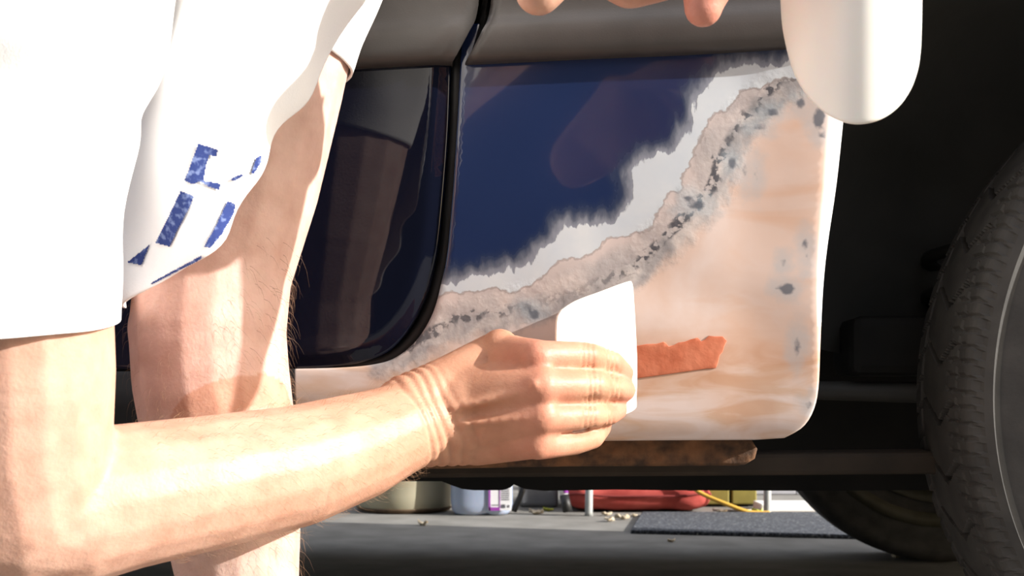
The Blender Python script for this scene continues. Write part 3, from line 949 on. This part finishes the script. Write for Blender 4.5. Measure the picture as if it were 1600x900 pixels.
# skin tone: tanned hands and forearm, elbow shade painted in, paler legs, redder knuckles and fingers
px_ = 800 + F * co[:, 0] / np.maximum(co[:, 1], .05); py_ = HZ - F * (co[:, 2] - EYE) / np.maximum(co[:, 1], .05)
elbow = np.array(P(40, 780, .735)); hand = np.array(P(760, 640, .9))
fa = np.clip(((co - elbow) @ (hand - elbow)) / np.sum((hand - elbow) ** 2), 0, 1)
d_arm = np.linalg.norm(co - (elbow + fa[:, None] * (hand - elbow)), axis=1)
tan_and_shade = np.where(d_arm < .12, .55 + .45 * fa, .40)
tan_and_shade = np.where((co[:, 1] > .8) & (d_arm > .055) & (co[:, 0] < -.08), .05, tan_and_shade)
tan_and_shade = np.where((co[:, 0] > -.02) & (co[:, 2] > .5), .75, tan_and_shade)
flush = np.zeros(nv)
for (a, b_, c_, r, s) in ((848, 556, .88, .02, .5), (850, 604, .875, .02, .45), (850, 650, .88, .02, .45), (845, 690, .89, .02, .5), (985, 590, .945, .025, .5), (970, 640, .94, .02, .5), (1100, 10, .73, .03, .65), (250, 520, .84, .06, .25), (820, 560, .89, .02, .4)):
    flush = np.maximum(flush, s * np.exp(-(np.linalg.norm(co - np.array(P(a, b_, c_)), axis=1) / r) ** 2))
set_attr(bodyo, 'tan', tan_and_shade); set_attr(bodyo, 'flush', flush)

# body hair: fine strands on forearm and lower leg
def hair(name, mask, n, length, drift, rad_, m='hairm'):
    ids = np.nonzero(mask)[0]
    cu = bpy.data.curves.new(name, 'CURVE'); cu.dimensions = '3D'; cu.bevel_depth = rad_; cu.bevel_resolution = 0; cu.resolution_u = 2
    for i in np.random.choice(ids, min(n, len(ids)), replace=False):
        p = Vector((co[i] - np.array(PW)).tolist()); nn = Vector(no[i].tolist())
        d = (Vector(drift) - nn * Vector(drift).dot(nn)).normalized()
        l = length * random.uniform(.5, 1.3)
        r3 = Vector((random.gauss(0, .35), random.gauss(0, .35), random.gauss(0, .35)))
        s = cu.splines.new('POLY'); s.points.add(3)
        for k in range(4):
            u = k / 3
            q = p + (nn * (0.75 * u - .35 * u * u) + d * (u * u * .9) + r3 * u * u * .5) * l
            s.points[k].co = (*q, 1); s.points[k].radius = 1 - .8 * u
    o = bpy.data.objects.new(name, cu); COL.objects.link(o); o.parent = person
    cu.materials.append(M[m])
    o['kind'] = 'stuff'
    return o
ax_dir = (wb - wa)
hair('arm_hair', (d_arm < .07) & (fa > .22) & (fa < .84), 1300, .010, (.5, .2, -.6), .00007, 'armhair')
hair('leg_hair', (co[:, 1] > .8) & (co[:, 0] < -.1) & (co[:, 0] > -.27) & (co[:, 2] < .42) & (co[:, 2] > .1) & (d_arm > .06), 800, .012, (.3, .2, -.8), .00007, 'armhair')
hair('calf_hair', (co[:, 1] > .8) & (no[:, 0] > .35) & (co[:, 0] < -.1) & (co[:, 2] < .44) & (co[:, 2] > .15) & (d_arm > .06), 480, .016, (.5, .2, -.8), .00010)
# head hair, out of frame
hv = mesh_obj('head_hair', [], [])
bpy.data.objects.remove(hv)
bm = bmesh.new(); bmesh.ops.create_uvsphere(bm, u_segments=28, v_segments=16, radius=.112)
for v in bm.verts:
    v.co = Vector((v.co.x * .82, v.co.y * .98, v.co.z * 1.05)) * (1 + .05 * noise.noise(v.co * 60))
bmesh.ops.delete(bm, geom=[v for v in bm.verts if v.co.dot(fwd) > .02 or v.co.z < -.06], context='VERTS')
bmesh.ops.translate(bm, verts=bm.verts, vec=headc - PW)
bm_obj('head_hair', bm, M['hairm'], person)

# clothing ---------------------------------------------------------------
def loft(rings, n, m, fold=None):
    """rings of 3D control points -> closed tube surface, m rows of n"""
    rs = [catmull(r, n, True) for r in rings]
    verts = []
    for i in range(m):
        u = i / (m - 1) * (len(rs) - 1)
        k = min(int(u), len(rs) - 2); t_ = u - k
        for j in range(n):
            a, b, c, d = rs[max(k - 1, 0)][j], rs[k][j], rs[k + 1][j], rs[min(k + 2, len(rs) - 1)][j]
            v = 0.5 * ((2 * b) + (c - a) * t_ + (2 * a - 5 * b + 4 * c - d) * t_ * t_ + (3 * b - a - 3 * c + d) * t_ ** 3)
            verts.append(v)
    if fold:
        vv = []
        for i in range(m):
            for j in range(n):
                p = verts[i * n + j]
                a, b = verts[i * n + (j + 1) % n], verts[i * n + (j - 1) % n]
                c, d = verts[min(i + 1, m - 1) * n + j], verts[max(i - 1, 0) * n + j]
                nn = (a - b).cross(c - d)
                if nn.length > 1e-9: nn.normalize()
                vv.append(p + nn * fold(i / (m - 1), j / n, p))
        verts = vv
    faces = []
    for i in range(m - 1):
        for j in range(n):
            faces.append((i * n + j, i * n + (j + 1) % n, (i + 1) * n + (j + 1) % n, (i + 1) * n + j))
    return [v - PW for v in verts], faces

def ring(cx, cy, d, hw, dr, tilt=0.0, hw_l=None):
    """loop around a limb: centre in picture columns/rows at depth d, half width px, depth radius m, near side lower by tilt rows"""
    out = []
    for k in range(12):
        a = 2 * math.pi * k / 12
        x = math.cos(a)
        w = hw if (x > 0 or hw_l is None) else hw_l
        dd = d - dr * math.sin(a)
        # keep real size: half width given at the centre depth
        base = P(cx, cy, d)
        v = Vector((base.x + x * w * d / F, dd, base.z - math.sin(a) * tilt * d / F - 0.0 * x))
        out.append(v)
    return out

tee_rings = [
    # hem first: near side from lower left to upper right, then back along the far side
    [P(188, 478, .80), P(268, 430, .775), P(345, 383, .765), P(395, 290, .770), P(440, 205, .780), P(495, 128, .800), P(590, -30, .860), P(600, -120, .95), P(520, -20, .985), P(420, 120, .975), P(330, 260, .96), P(250, 390, .93), P(195, 470, .86)],
    [P(180, 360, .81), P(262, 300, .765), P(340, 235, .750), P(400, 160, .755), P(460, 80, .770), P(530, 10, .795), P(620, -130, .86), P(640, -230, .95), P(560, -150, .99), P(440, -20, .985), P(330, 120, .97), P(230, 260, .94), P(180, 350, .87)],
    [P(200, 190, .80), P(272, 130, .745), P(345, 70, .730), P(420, 0, .735), P(500, -80, .750), P(590, -160, .785), P(660, -270, .86), P(680, -370, .95), P(590, -300, 1.0), P(460, -190, .995), P(340, -60, .975), P(230, 90, .93), P(185, 180, .86)],
    [P(240, -20, .76), P(300, -90, .715), P(380, -160, .70), P(460, -240, .705), P(540, -320, .725), P(640, -400, .77), P(700, -480, .85), P(720, -560, .93), P(630, -560, .985), P(500, -450, .98), P(380, -310, .95), P(270, -150, .90), P(225, -50, .83)],
    [Vector(v) for v in [(-.24, .68, .60), (-.20, .62, .64), (-.13, .59, .68), (-.07, .585, .76), (-.01, .61, .83), (.05, .655, .89), (.08, .73, .95), (.02, .79, .985), (-.05, .81, .99), (-.12, .80, .96), (-.20, .77, .87), (-.26, .73, .72), (-.27, .71, .64)]],
    [Vector(v) for v in [(-.16, .64, .78), (-.14, .62, .80), (-.11, .60, .81), (-.08, .59, .825), (-.05, .60, .84), (-.02, .62, .87), (-.01, .65, .90), (-.03, .67, .92), (-.07, .69, .93), (-.11, .69, .92), (-.14, .68, .89), (-.165, .67, .85), (-.17, .65, .81)]],
]
def tee_fold(u, v, p):
    f = .0030 * math.sin(2 * math.pi * (v * 9 + .6 * math.sin(u * 4))) * (1 - .4 * u)
    f += .0035 * noise.noise(Vector((p.x * 16, p.y * 16, p.z * 9)))
    return f
tv, tf = loft(tee_rings, 110, 90, tee_fold)
tee = mesh_obj('t_shirt', tv, tf, M['cloth'], person)
slv = [
    ring(150, -400, .70, 130, .06, -20),
    ring(95, -310, .685, 215, .09, -20),
    ring(60, -190, .675, 250, .10, -20),
    ring(48, -60, .675, 222, .088, -10),
    ring(40, 60, .68, 210, .084, -2),
    ring(36, 110, .68, 200, .080, 3),
    ring(30, 165, .685, 180, .074, 8),
    ring(28, 220, .688, 180, .072, 12),
    ring(25, 330, .692, 158, .068, 18),
    ring(24, 430, .70, 162, .066, 26),
    ring(22, 506, .708, 162, .066, 32),
]
sv, sf = loft(slv, 64, 50, lambda u, v, p: .0022 * noise.noise(Vector((p.x * 30, p.y * 30, p.z * 14))) + .0012 * math.sin(2 * math.pi * (v * 5 + u)))
mesh_obj('sleeve', sv, sf, M['cloth'], tee)
sl2 = []
for tt, r in ((-.15, .085), (.25, .078), (.62, .078)):
    c0 = shL.lerp(elL, tt); a_ = (elL - shL).normalized(); s_ = a_.orthogonal().normalized(); q_ = a_.cross(s_)
    sl2.append([c0 + (s_ * math.cos(k * math.pi / 6) + q_ * math.sin(k * math.pi / 6)) * r for k in range(12)])
sv, sf = loft(sl2, 48, 24, lambda u, v, p: .003 * noise.noise(p * 30))
mesh_obj('sleeve', sv, sf, M['cloth'], tee)
# shorts: legs over both thighs and the seat
def short_leg(a, ra, b_, rb_, ext):
    ax_ = (b_ - a).normalized(); s_ = Vector((1, 0, 0)) - ax_ * ax_.x; s_.normalize(); q_ = ax_.cross(s_)
    out = []
    for u, r in ext:
        c0 = a.lerp(b_, u); rr = ra + (rb_ - ra) * u
        out.append([c0 + (s_ * math.cos(k * math.pi / 6) + q_ * math.sin(k * math.pi / 6)) * rr * r for k in range(12)])
    return out
shorts_v, shorts_f = loft(short_leg(P(470, -300, .90), .095, P(388, 78, .887), .078, [(-.25, .75), (0, 1.0), (.4, 1.0), (.7, .98), (1.0, .93)]), 56, 40, lambda u, v, p: .003 * noise.noise(p * 26))
off = len(shorts_v)
v2, f2 = loft(short_leg(hipR + Vector((0, 0, .02)), .10, hipR.lerp(kneeR, .5), .088, [(-.3, .7), (0, 1.0), (.6, 1.0), (1.0, 1.05)]), 56, 30, lambda u, v, p: .003 * noise.noise(p * 26))
shorts = mesh_obj('shorts', shorts_v + v2, shorts_f + [tuple(i + off for i in f) for f in f2], M['shorts'], person)
v3, f3 = loft([[pelvis + Vector((.17 * math.cos(k * math.pi / 6) * s, .11 * math.sin(k * math.pi / 6) * s, h)) for k in range(12)] for s, h in ((.55, -.12), (.95, -.06), (1.0, .02), (.92, .09))], 48, 20)
mesh_obj('shorts_seat', v3, f3, M['shorts'], shorts)
for o in (tee, shorts):
    sm = o.modifiers.new('solid', 'SOLIDIFY'); sm.thickness = .0016; sm.offset = -1

# navy print on the shirt, draped over the cloth
bvh = BVHTree.FromPolygons([Vector(v) + PW for v in tv], tf)
EYEV = Vector((0, 0, EYE))
def decal(poly, name='print', step=1.6, m='print'):
    xs_ = [p[0] for p in poly]; ys_ = [p[1] for p in poly]
    gx_, gy_ = np.meshgrid(np.arange(min(xs_), max(xs_) + step, step), np.arange(min(ys_), max(ys_) + step, step))
    ins = inside(poly, gx_.ravel(), gy_.ravel()).reshape(gx_.shape)
    vid, vs, fs_ = {}, [], []
    def vert(i, j):
        if (i, j) not in vid:
            d = Vector(((gx_[i, j] - 800) / F, 1, (HZ - gy_[i, j]) / F)).normalized()
            h = bvh.ray_cast(EYEV, d)
            if h[0] is None: return None
            nn = h[1] if h[1].dot(d) < 0 else -h[1]
            vs.append(h[0] + nn * .0012 - PW); vid[(i, j)] = len(vs) - 1
        return vid[(i, j)]
    for i in range(gx_.shape[0] - 1):
        for j in range(gx_.shape[1] - 1):
            if ins[i, j] and ins[i + 1, j] and ins[i, j + 1] and ins[i + 1, j + 1]:
                q = [vert(i, j), vert(i, j + 1), vert(i + 1, j + 1), vert(i + 1, j)]
                if None not in q: fs_.append(tuple(q))
    if fs_:
        mesh_obj(name, vs, fs_, M[m], tee)
decal([(309, 223), (342, 233), (339, 246), (328, 243), (322, 262), (319, 282), (333, 284), (346, 286), (342, 298), (325, 292), (312, 284), (302, 289), (288, 283), (297, 258)])
decal([(283, 297), (305, 306), (300, 320), (287, 346), (268, 386), (244, 380), (262, 344)])
decal([(240, 378), (230, 400), (224, 416), (199, 411), (215, 398)])
decal([(362, 276), (378, 270), (380, 275), (366, 283), (360, 282)])
decal([(354, 312), (368, 318), (364, 335), (346, 368), (330, 388), (318, 386), (336, 352)])
decal([(398, 246), (408, 240), (406, 255), (396, 272), (390, 270)])
decal([(428, 208), (438, 204), (432, 218), (422, 226)])
decal([(318, 404), (300, 414), (262, 434), (238, 448), (236, 443), (268, 424), (316, 397)])

# ------------------------------------------------------------------ spreaders
def sheet(name, outline, dep, mat_, thick, step=0.004):
    """thin plastic blade: picture outline on a tilted/bent surface dep(px,py) -> depth"""
    pts = resample([Vector(p) for p in outline], 8)
    nb = len(pts)
    gx_, gy_ = np.meshgrid(np.arange(min(p[0] for p in pts), max(p[0] for p in pts), 9), np.arange(min(p[1] for p in pts), max(p[1] for p in pts), 9))
    gx_, gy_ = gx_.ravel(), gy_.ravel()
    poly = [(p[0], p[1]) for p in pts]
    k = inside(poly, gx_, gy_) & (dist_poly(poly, gx_, gy_, True) > 4)
    r = delaunay_2d_cdt([Vector((p[0], p[1])) for p in pts] + [Vector((a, b)) for a, b in zip(gx_[k], gy_[k])], [(i, (i + 1) % nb) for i in range(nb)], [], 1, 1e-5)
    vs = [P(c[0], c[1], dep(c[0], c[1])) for c in r[0]]
    cen = sum(vs, Vector()) / len(vs)
    base = cen.copy()
    o = mesh_obj(name, [v - base for v in vs], [tuple(f) for f in r[2]], mat_)
    bm = bmesh.new(); bm.from_mesh(o.data); bmesh.ops.recalc_face_normals(bm, faces=bm.faces)
    if sum(f.normal.y for f in bm.faces) > 0: bmesh.ops.reverse_faces(bm, faces=bm.faces)
    bm.to_mesh(o.data); bm.free()
    o.location = base
    s = o.modifiers.new('solid', 'SOLIDIFY'); s.thickness = thick; s.offset = -1
    bevel(o, thick * .4, 2)
    return o
blade = smooth_line([(878, 484), (900, 470), (940, 455), (978, 441), (988, 442), (991, 470), (994, 520), (996, 570), (995, 620), (992, 640), (960, 652), (920, 655), (890, 640), (876, 590), (870, 540), (870, 508), (872, 494)], 60)
def blade_dep(px, py): return .938 + (px - 870) / 126 * .040
tag(sheet('filler_spreader', blade, blade_dep, M['spreader'], .0022), 'cream plastic filler spreader pinched in the hand at the middle of the panel', 'spreader')
pad = smooth_line([(1216, -230), (1217, -60), (1219, 20), (1225, 65), (1238, 112), (1258, 148), (1284, 174), (1315, 190), (1348, 193), (1382, 184), (1410, 162), (1429, 130), (1439, 90), (1442, 30), (1443, -60), (1444, -230)], 70)
def pad_dep(px, py):
    u = (px - 1345) / 112
    return .712 + .010 * u * u + .020 * max(0, .3 - u) ** 2 - .00004 * (py - 190) * 0.2
tag(sheet('filler_spreader', pad, pad_dep, M['spreader'], .003), 'round-ended cream plastic spreader hanging in front of the wheel arch', 'spreader')

# ------------------------------------------------------------------ things on the floor behind the car
def at(o, v): o.location = v; return o

# cream tub
t_ = empty('plastic_tub', G(632, 797)); tag(t_, 'dirty cream plastic tub on the floor left of the blue jug', 'tub')
bm_obj('tub_body', lathe_bm([(.10, .0), (.126, .003), (.134, .012), (.137, .05), (.142, .22), (.150, .225), (.150, .24), (.138, .24), (.132, .22), (.126, .02), (.05, .012)], 'Z', (0, 0, 0), 56), M['bucket'], t_)
bm_obj('grime_ring', lathe_bm([(.128, .002), (.1355, .009), (.1375, .0125), (.1365, .014), (.134, .0125)], 'Z', (0, 0, 0), 56, caps=False), M['dirt'], t_)['label'] = 'brown grime around the bottom edge'

# washer-fluid jug
j = empty('fluid_jug', G(752, 806) + Vector((0, .05, 0))); tag(j, 'pale blue fluid jug with white and purple label beside the cream tub', 'jug')
def superring(z, a, b_, notch=0.0, n=64, ex_=3.2):
    out = []
    for k in range(n):
        t2 = 2 * math.pi * k / n
        c_, s_ = math.cos(t2), math.sin(t2)
        out.append((a * math.copysign(abs(c_) ** (2 / ex_), c_), b_ * math.copysign(abs(s_) ** (2 / ex_), s_), z))
    if notch:
        out = [(x, y + (-math.copysign(1, y)) * notch * math.exp(-((x - .012) / .010) ** 2) * (abs(y) > b_ * .5), z + notch * 1.4 * math.exp(-((x - .012) / .010) ** 2)) for x, y, z in out]
    return out
rings_ = [superring(.0, .050, .035), superring(.0005, .064, .044, .006), superring(.004, .074, .050, .004), superring(.012, .081, .054, .003), superring(.03, .085, .056, .0015), superring(.12, .085, .056, .001), superring(.17, .084, .056), superring(.20, .07, .05), superring(.225, .045, .04, ex_=2.4), superring(.245, .022, .022, ex_=2), superring(.265, .019, .019, ex_=2)]
vs = [v for r in rings_ for v in r]; n = 64
fs = [(i * n + k, i * n + (k + 1) % n, (i + 1) * n + (k + 1) % n, (i + 1) * n + k) for i in range(len(rings_) - 1) for k in range(n)] + [tuple(range(n))[::-1], tuple(range((len(rings_) - 1) * n, len(rings_) * n))]
jb = mesh_obj('jug_body', vs, fs, M['jug'], j)
bm_obj('cap', lathe_bm([(.0, .262), (.024, .262), (.024, .288), (.021, .292), (.0, .292)], 'Z', (0, 0, 0), 32), M['white'], j)
bm_obj('handle', tube_bm([(-.05, 0, .215), (-.088, 0, .20), (-.10, 0, .16), (-.094, 0, .12), (-.082, 0, .11)], .010, 10), M['jug'], j)
lab = bm_obj('front_label', box_bm((.050, -.0575, .075), (.062, .0016, .12)), M['white'], j, False); bevel(lab, .0007)
lab['label'] = 'white label with purple border'
bm_obj('label_border', box_bm((.0225, -.0588, .075), (.005, .001, .12)), M['purple'], lab, False)
bm_obj('label_border', box_bm((.0345, -.0588, .0195), (.028, .001, .009)), M['purple'], lab, False)
bm_obj('label_border', box_bm((.0500, -.0588, .075), (.0016, .001, .12)), M['purple'], lab, False)
for i in range(7): bm_obj('text_line', box_bm((.065 + random.uniform(-.001, .001), -.0588, .045 + .0055 * i), (.022, .0008, .0022)), M['ink'], lab, False)
bm_obj('text_line', box_bm((.037, -.0588, .030), (.018, .0008, .002)), M['ink'], lab, False)
for i in range(5): bm_obj('bar_code_stripe', box_bm((.055 + .0024 * i, -.0588, .027), (.0012, .0008, .010)), M['ink'], lab, False)
bm_obj('recycling_mark', box_bm((.074, -.0588, .027), (.005, .0008, .006)), M['ink'], lab, False)

# dark stick leaning on the grey bin
a = G(803, 803); b_ = a + Vector((.13, .13, .30))
st = bm_obj('leaning_stick', tube_bm([Vector((0, 0, 0.008)), (b_ - a)], .008, 8), M['darkwood']); at(st, a); tag(st, 'dark stick leaning beside the blue jug', 'stick')
# grey bin
gb = empty('storage_bin', G(842, 796) + Vector((0, .14, 0))); tag(gb, 'grey plastic bin behind the leaning stick', 'bin')
bevel(bm_obj('bin_body', box_bm((0, 0, .11), (.115, .16, .22)), M['greyplastic'], gb, False), .012, 3)
bevel(bm_obj('lid', box_bm((0, 0, .2275), (.125, .172, .016)), M['greyplastic'], gb, False), .005)
# caulking tube leaning
ct = empty('sealant_tube', G(887, 806)); tag(ct, 'white and purple tube with black end leaning between bin and chair leg', 'tube')
dv_ = Vector((-.05, .07, .24)).normalized()
bm_obj('nozzle_cap', tube_bm([Vector((0, 0, .012)), Vector((0, 0, .012)) + dv_ * .045], .013, 14), M['black_rubber'], ct)
bm_obj('tube_body', tube_bm([Vector((0, 0, .012)) + dv_ * .045, Vector((0, 0, .012)) + dv_ * .22], .0125, 16), M['white'], ct)
bm_obj('purple_stripe', tube_bm([Vector((.004, -.0045, .012)) + dv_ * .05, Vector((.004, -.0045, .012)) + dv_ * .215], .0095, 12), M['purple'], ct)
# patio chair
ch_o = G(1060, 804); chair = empty('patio_chair', ch_o); tag(chair, 'pale grey metal chair standing over the red cushion', 'chair')
lx_ = (G(920, 806) - ch_o).x; rx_ = (G(1199, 803) - ch_o).x
for x, y in ((lx_, -.035), (rx_, .02), (lx_ + .03, .50), (rx_ - .03, .50)):
    bm_obj('leg', tube_bm([(x, y, 0), (x, y, .01), (x + .005, y, .42)], [.012, .0105, .0105], 14), M['legmetal'], chair)
bevel(bm_obj('seat', box_bm(((lx_ + rx_) / 2, .21, .43), (.52, .56, .02)), M['legmetal'], chair, False), .008)
bevel(bm_obj('backrest', box_bm(((lx_ + rx_) / 2, .50, .68), (.50, .02, .46)), M['legmetal'], chair, False), .008)
# red cushion
cush = empty('seat_cushion', G(1002, 803) + Vector((0, .185, 0))); tag(cush, 'red tufted cushion lying on the floor behind the black mat', 'cushion')
nu, nv_ = 110, 44
vs, fs = [], []
for i in range(nv_ + 1):
    a2 = -math.pi / 2 + math.pi * i / nv_
    for k in range(nu):
        t2 = 2 * math.pi * k / nu
        def se(c, e): return math.copysign(abs(c) ** e, c)
        x = .205 * se(math.cos(a2), .35) * se(math.cos(t2), .35); y = .165 * se(math.cos(a2), .35) * se(math.sin(t2), .35); z = .042 * se(math.sin(a2), .75)
        dent = sum(math.exp(-((x - qx_) ** 2) / .0012) for qx_ in (-.11, -.02, .075)) * .010
        z *= 1 - dent * 12 * max(0, 1 if z > 0 else .5)
        y += (math.copysign(dent * .8, -y) if abs(y) > .1 else 0) + .002 * noise.noise(Vector((x * 40, z * 60, 3)))
        vs.append((x, y, z + .0425 + .002 * noise.noise(Vector((x * 25, y * 25, 1)))))
for i in range(nv_):
    for k in range(nu): fs.append((i * nu + k, i * nu + (k + 1) % nu, (i + 1) * nu + (k + 1) % nu, (i + 1) * nu + k))
vs = [(x, y, max(z, .0)) for x, y, z in vs]
mesh_obj('cushion_cover', vs, fs, M['red'], cush)
pts = []
for k in range(70):
    t2 = 2 * math.pi * k / 70
    pts.append(Vector((.2055 * math.copysign(abs(math.cos(t2)) ** .35, math.cos(t2)), .166 * math.copysign(abs(math.sin(t2)) ** .35, math.sin(t2)), .050 + .003 * math.sin(t2 * 5))))
bm_obj('piping', tube_bm(pts, .0032, 8, closed=True), M['redseam'], cush)['label'] = 'dark red piping seam'
# black doormat
c4 = [G(1003, 805), G(1345, 806), G(1352, 843), G(985, 834)]
ctr = sum(c4, Vector()) / 4
bm = bmesh.new()
top = [bm.verts.new(v - ctr + Vector((0, 0, .010))) for v in c4]; bot = [bm.verts.new(v - ctr) for v in c4]
bm.faces.new(top); bm.faces.new(bot[::-1])
for i in range(4): bm.faces.new((bot[i], bot[(i + 1) % 4], top[(i + 1) % 4], top[i]))
mt = bm_obj('doormat', bm, M['mat'], None, False); bevel(mt, .003); at(mt, ctr); tag(mt, 'black speckled rubber doormat lying on the concrete', 'doormat')
# yellow cabinet behind
yb = empty('yellow_cabinet', G(1152, 798) + Vector((0, .12, 0))); tag(yb, 'olive yellow cabinet behind the yellow hose', 'cabinet')
bevel(bm_obj('cabinet_body', box_bm((0, .05, .19), (.16, .08, .38)), M['darkwood'], yb, False), .004)
for x in (-.040, .040): bevel(bm_obj('door', box_bm((x, 0, .193), (.073, .018, .37)), M['yellow'], yb, False), .004)
# hose and cord
h0 = G(1190, 800, .012)
hp = [Vector((.030, .0, .006)), Vector((0, 0, .006)), Vector((-.035, .0, .010)), Vector((-.09, .01, .030)), Vector((-.15, .03, .055)), Vector((-.20, .05, .088)), Vector((-.25, .07, .094))]
ho = bm_obj('garden_hose', tube_bm(catmull(hp, 30), .006, 10), M['hose']); at(ho, Vector((h0.x, h0.y + .04, 0))); tag(ho, 'yellow hose sloping down from the red cushion to the floor', 'hose')
cd = bm_obj('grey_cord', tube_bm(catmull([Vector(v) for v in ((-.06, .03, .004), (-.02, .015, .004), (.02, -.005, .004), (.06, .01, .004), (.10, .0, .004))], 24), .004, 8), M['cord']); at(cd, G(1150, 800)); tag(cd, 'thin grey cord lying below the yellow hose', 'cord')
# white board and tiled panel beyond
wb_ = bm_obj('white_board', box_bm((0, 0, .011), (.26, .12, .022)), M['whiteboard'], None, False); bevel(wb_, .003); at(wb_, G(1262, 800) + Vector((0, .06, 0))); tag(wb_, 'white board lying flat at the foot of the tiled panel', 'board')
tp = empty('tiled_panel', G(1268, 790) + Vector((0, .40, 0))); tag(tp, 'white tiled panel standing behind the flat white board', 'panel')
bm_obj('backing', box_bm((0, .012, .25), (.42, .012, .5)), M['ink'], tp, False)
for i in range(5):
    for k_ in range(8):
        bevel(bm_obj('tile', box_bm((-.168 + .084 * i, 0, .031 + .062 * k_), (.081, .012, .059)), M['tile'], tp, False), .0015)
# dry leaves and scraps
def leaf(px, py, s, label, seed, m='leaf'):
    rnd = random.Random(seed)
    bm = bmesh.new()
    rows = []
    for i in range(7):
        u = i / 6
        w = s * .42 * math.sin(math.pi * min(.97, max(.03, u))) * rnd.uniform(.7, 1.1)
        zc = s * (.10 + .35 * (u - .5) ** 2 + rnd.uniform(0, .10))
        rows.append([bm.verts.new(((u - .5) * s, -w, zc + s * rnd.uniform(.1, .3))), bm.verts.new(((u - .5) * s, 0, zc)), bm.verts.new(((u - .5) * s, w, zc + s * rnd.uniform(.05, .35)))])
    for A, B in zip(rows, rows[1:]):
        for k in range(2): bm.faces.new((A[k], B[k], B[k + 1], A[k + 1]))
    zmin = min(v.co.z for v in bm.verts)
    for v in bm.verts: v.co.z -= zmin
    o = bm_obj('dry_leaf', bm, M[m], None, True)
    sm_ = o.modifiers.new('solid', 'SOLIDIFY'); sm_.thickness = .0012
    o.rotation_euler = (0, 0, rnd.uniform(0, 6.28)); at(o, G(px, py)); tag(o, label, 'leaf', 'dry leaves on the concrete floor')
for i, (px, py, s, lb) in enumerate([
    (952, 815, .034, 'curled pale dry leaf in front of the red cushion, left of a flat one'), (972, 812, .040, 'larger flat pale leaf left of the doormat corner'), (991, 808, .024, 'small dry leaf touching the doormat corner'),
    (1049, 847, .022, 'small dry leaf alone in front of the doormat'), (1402, 872, .034, 'dry leaf lying under the far car wheel'), (660, 821, .040, 'flat dry leaf on the floor in front of the cream tub'),
    (838, 804, .045, 'brown curled leaf below the grey bin'), (948, 806, .028, 'yellowish leaf at the foot of the red cushion'), (1128, 801, .030, 'pale scrap of leaf at the right end of the red cushion'),
    (1163, 801, .028, 'white scrap of leaf below the yellow hose'), (1183, 801, .03, 'greenish leaf at the foot of the right chair leg'), (857, 799, .03, 'yellow green leaf at the foot of the grey bin')]):
    leaf(px, py, s, lb, i + 3, 'green' if 'green' in lb else 'leaf')
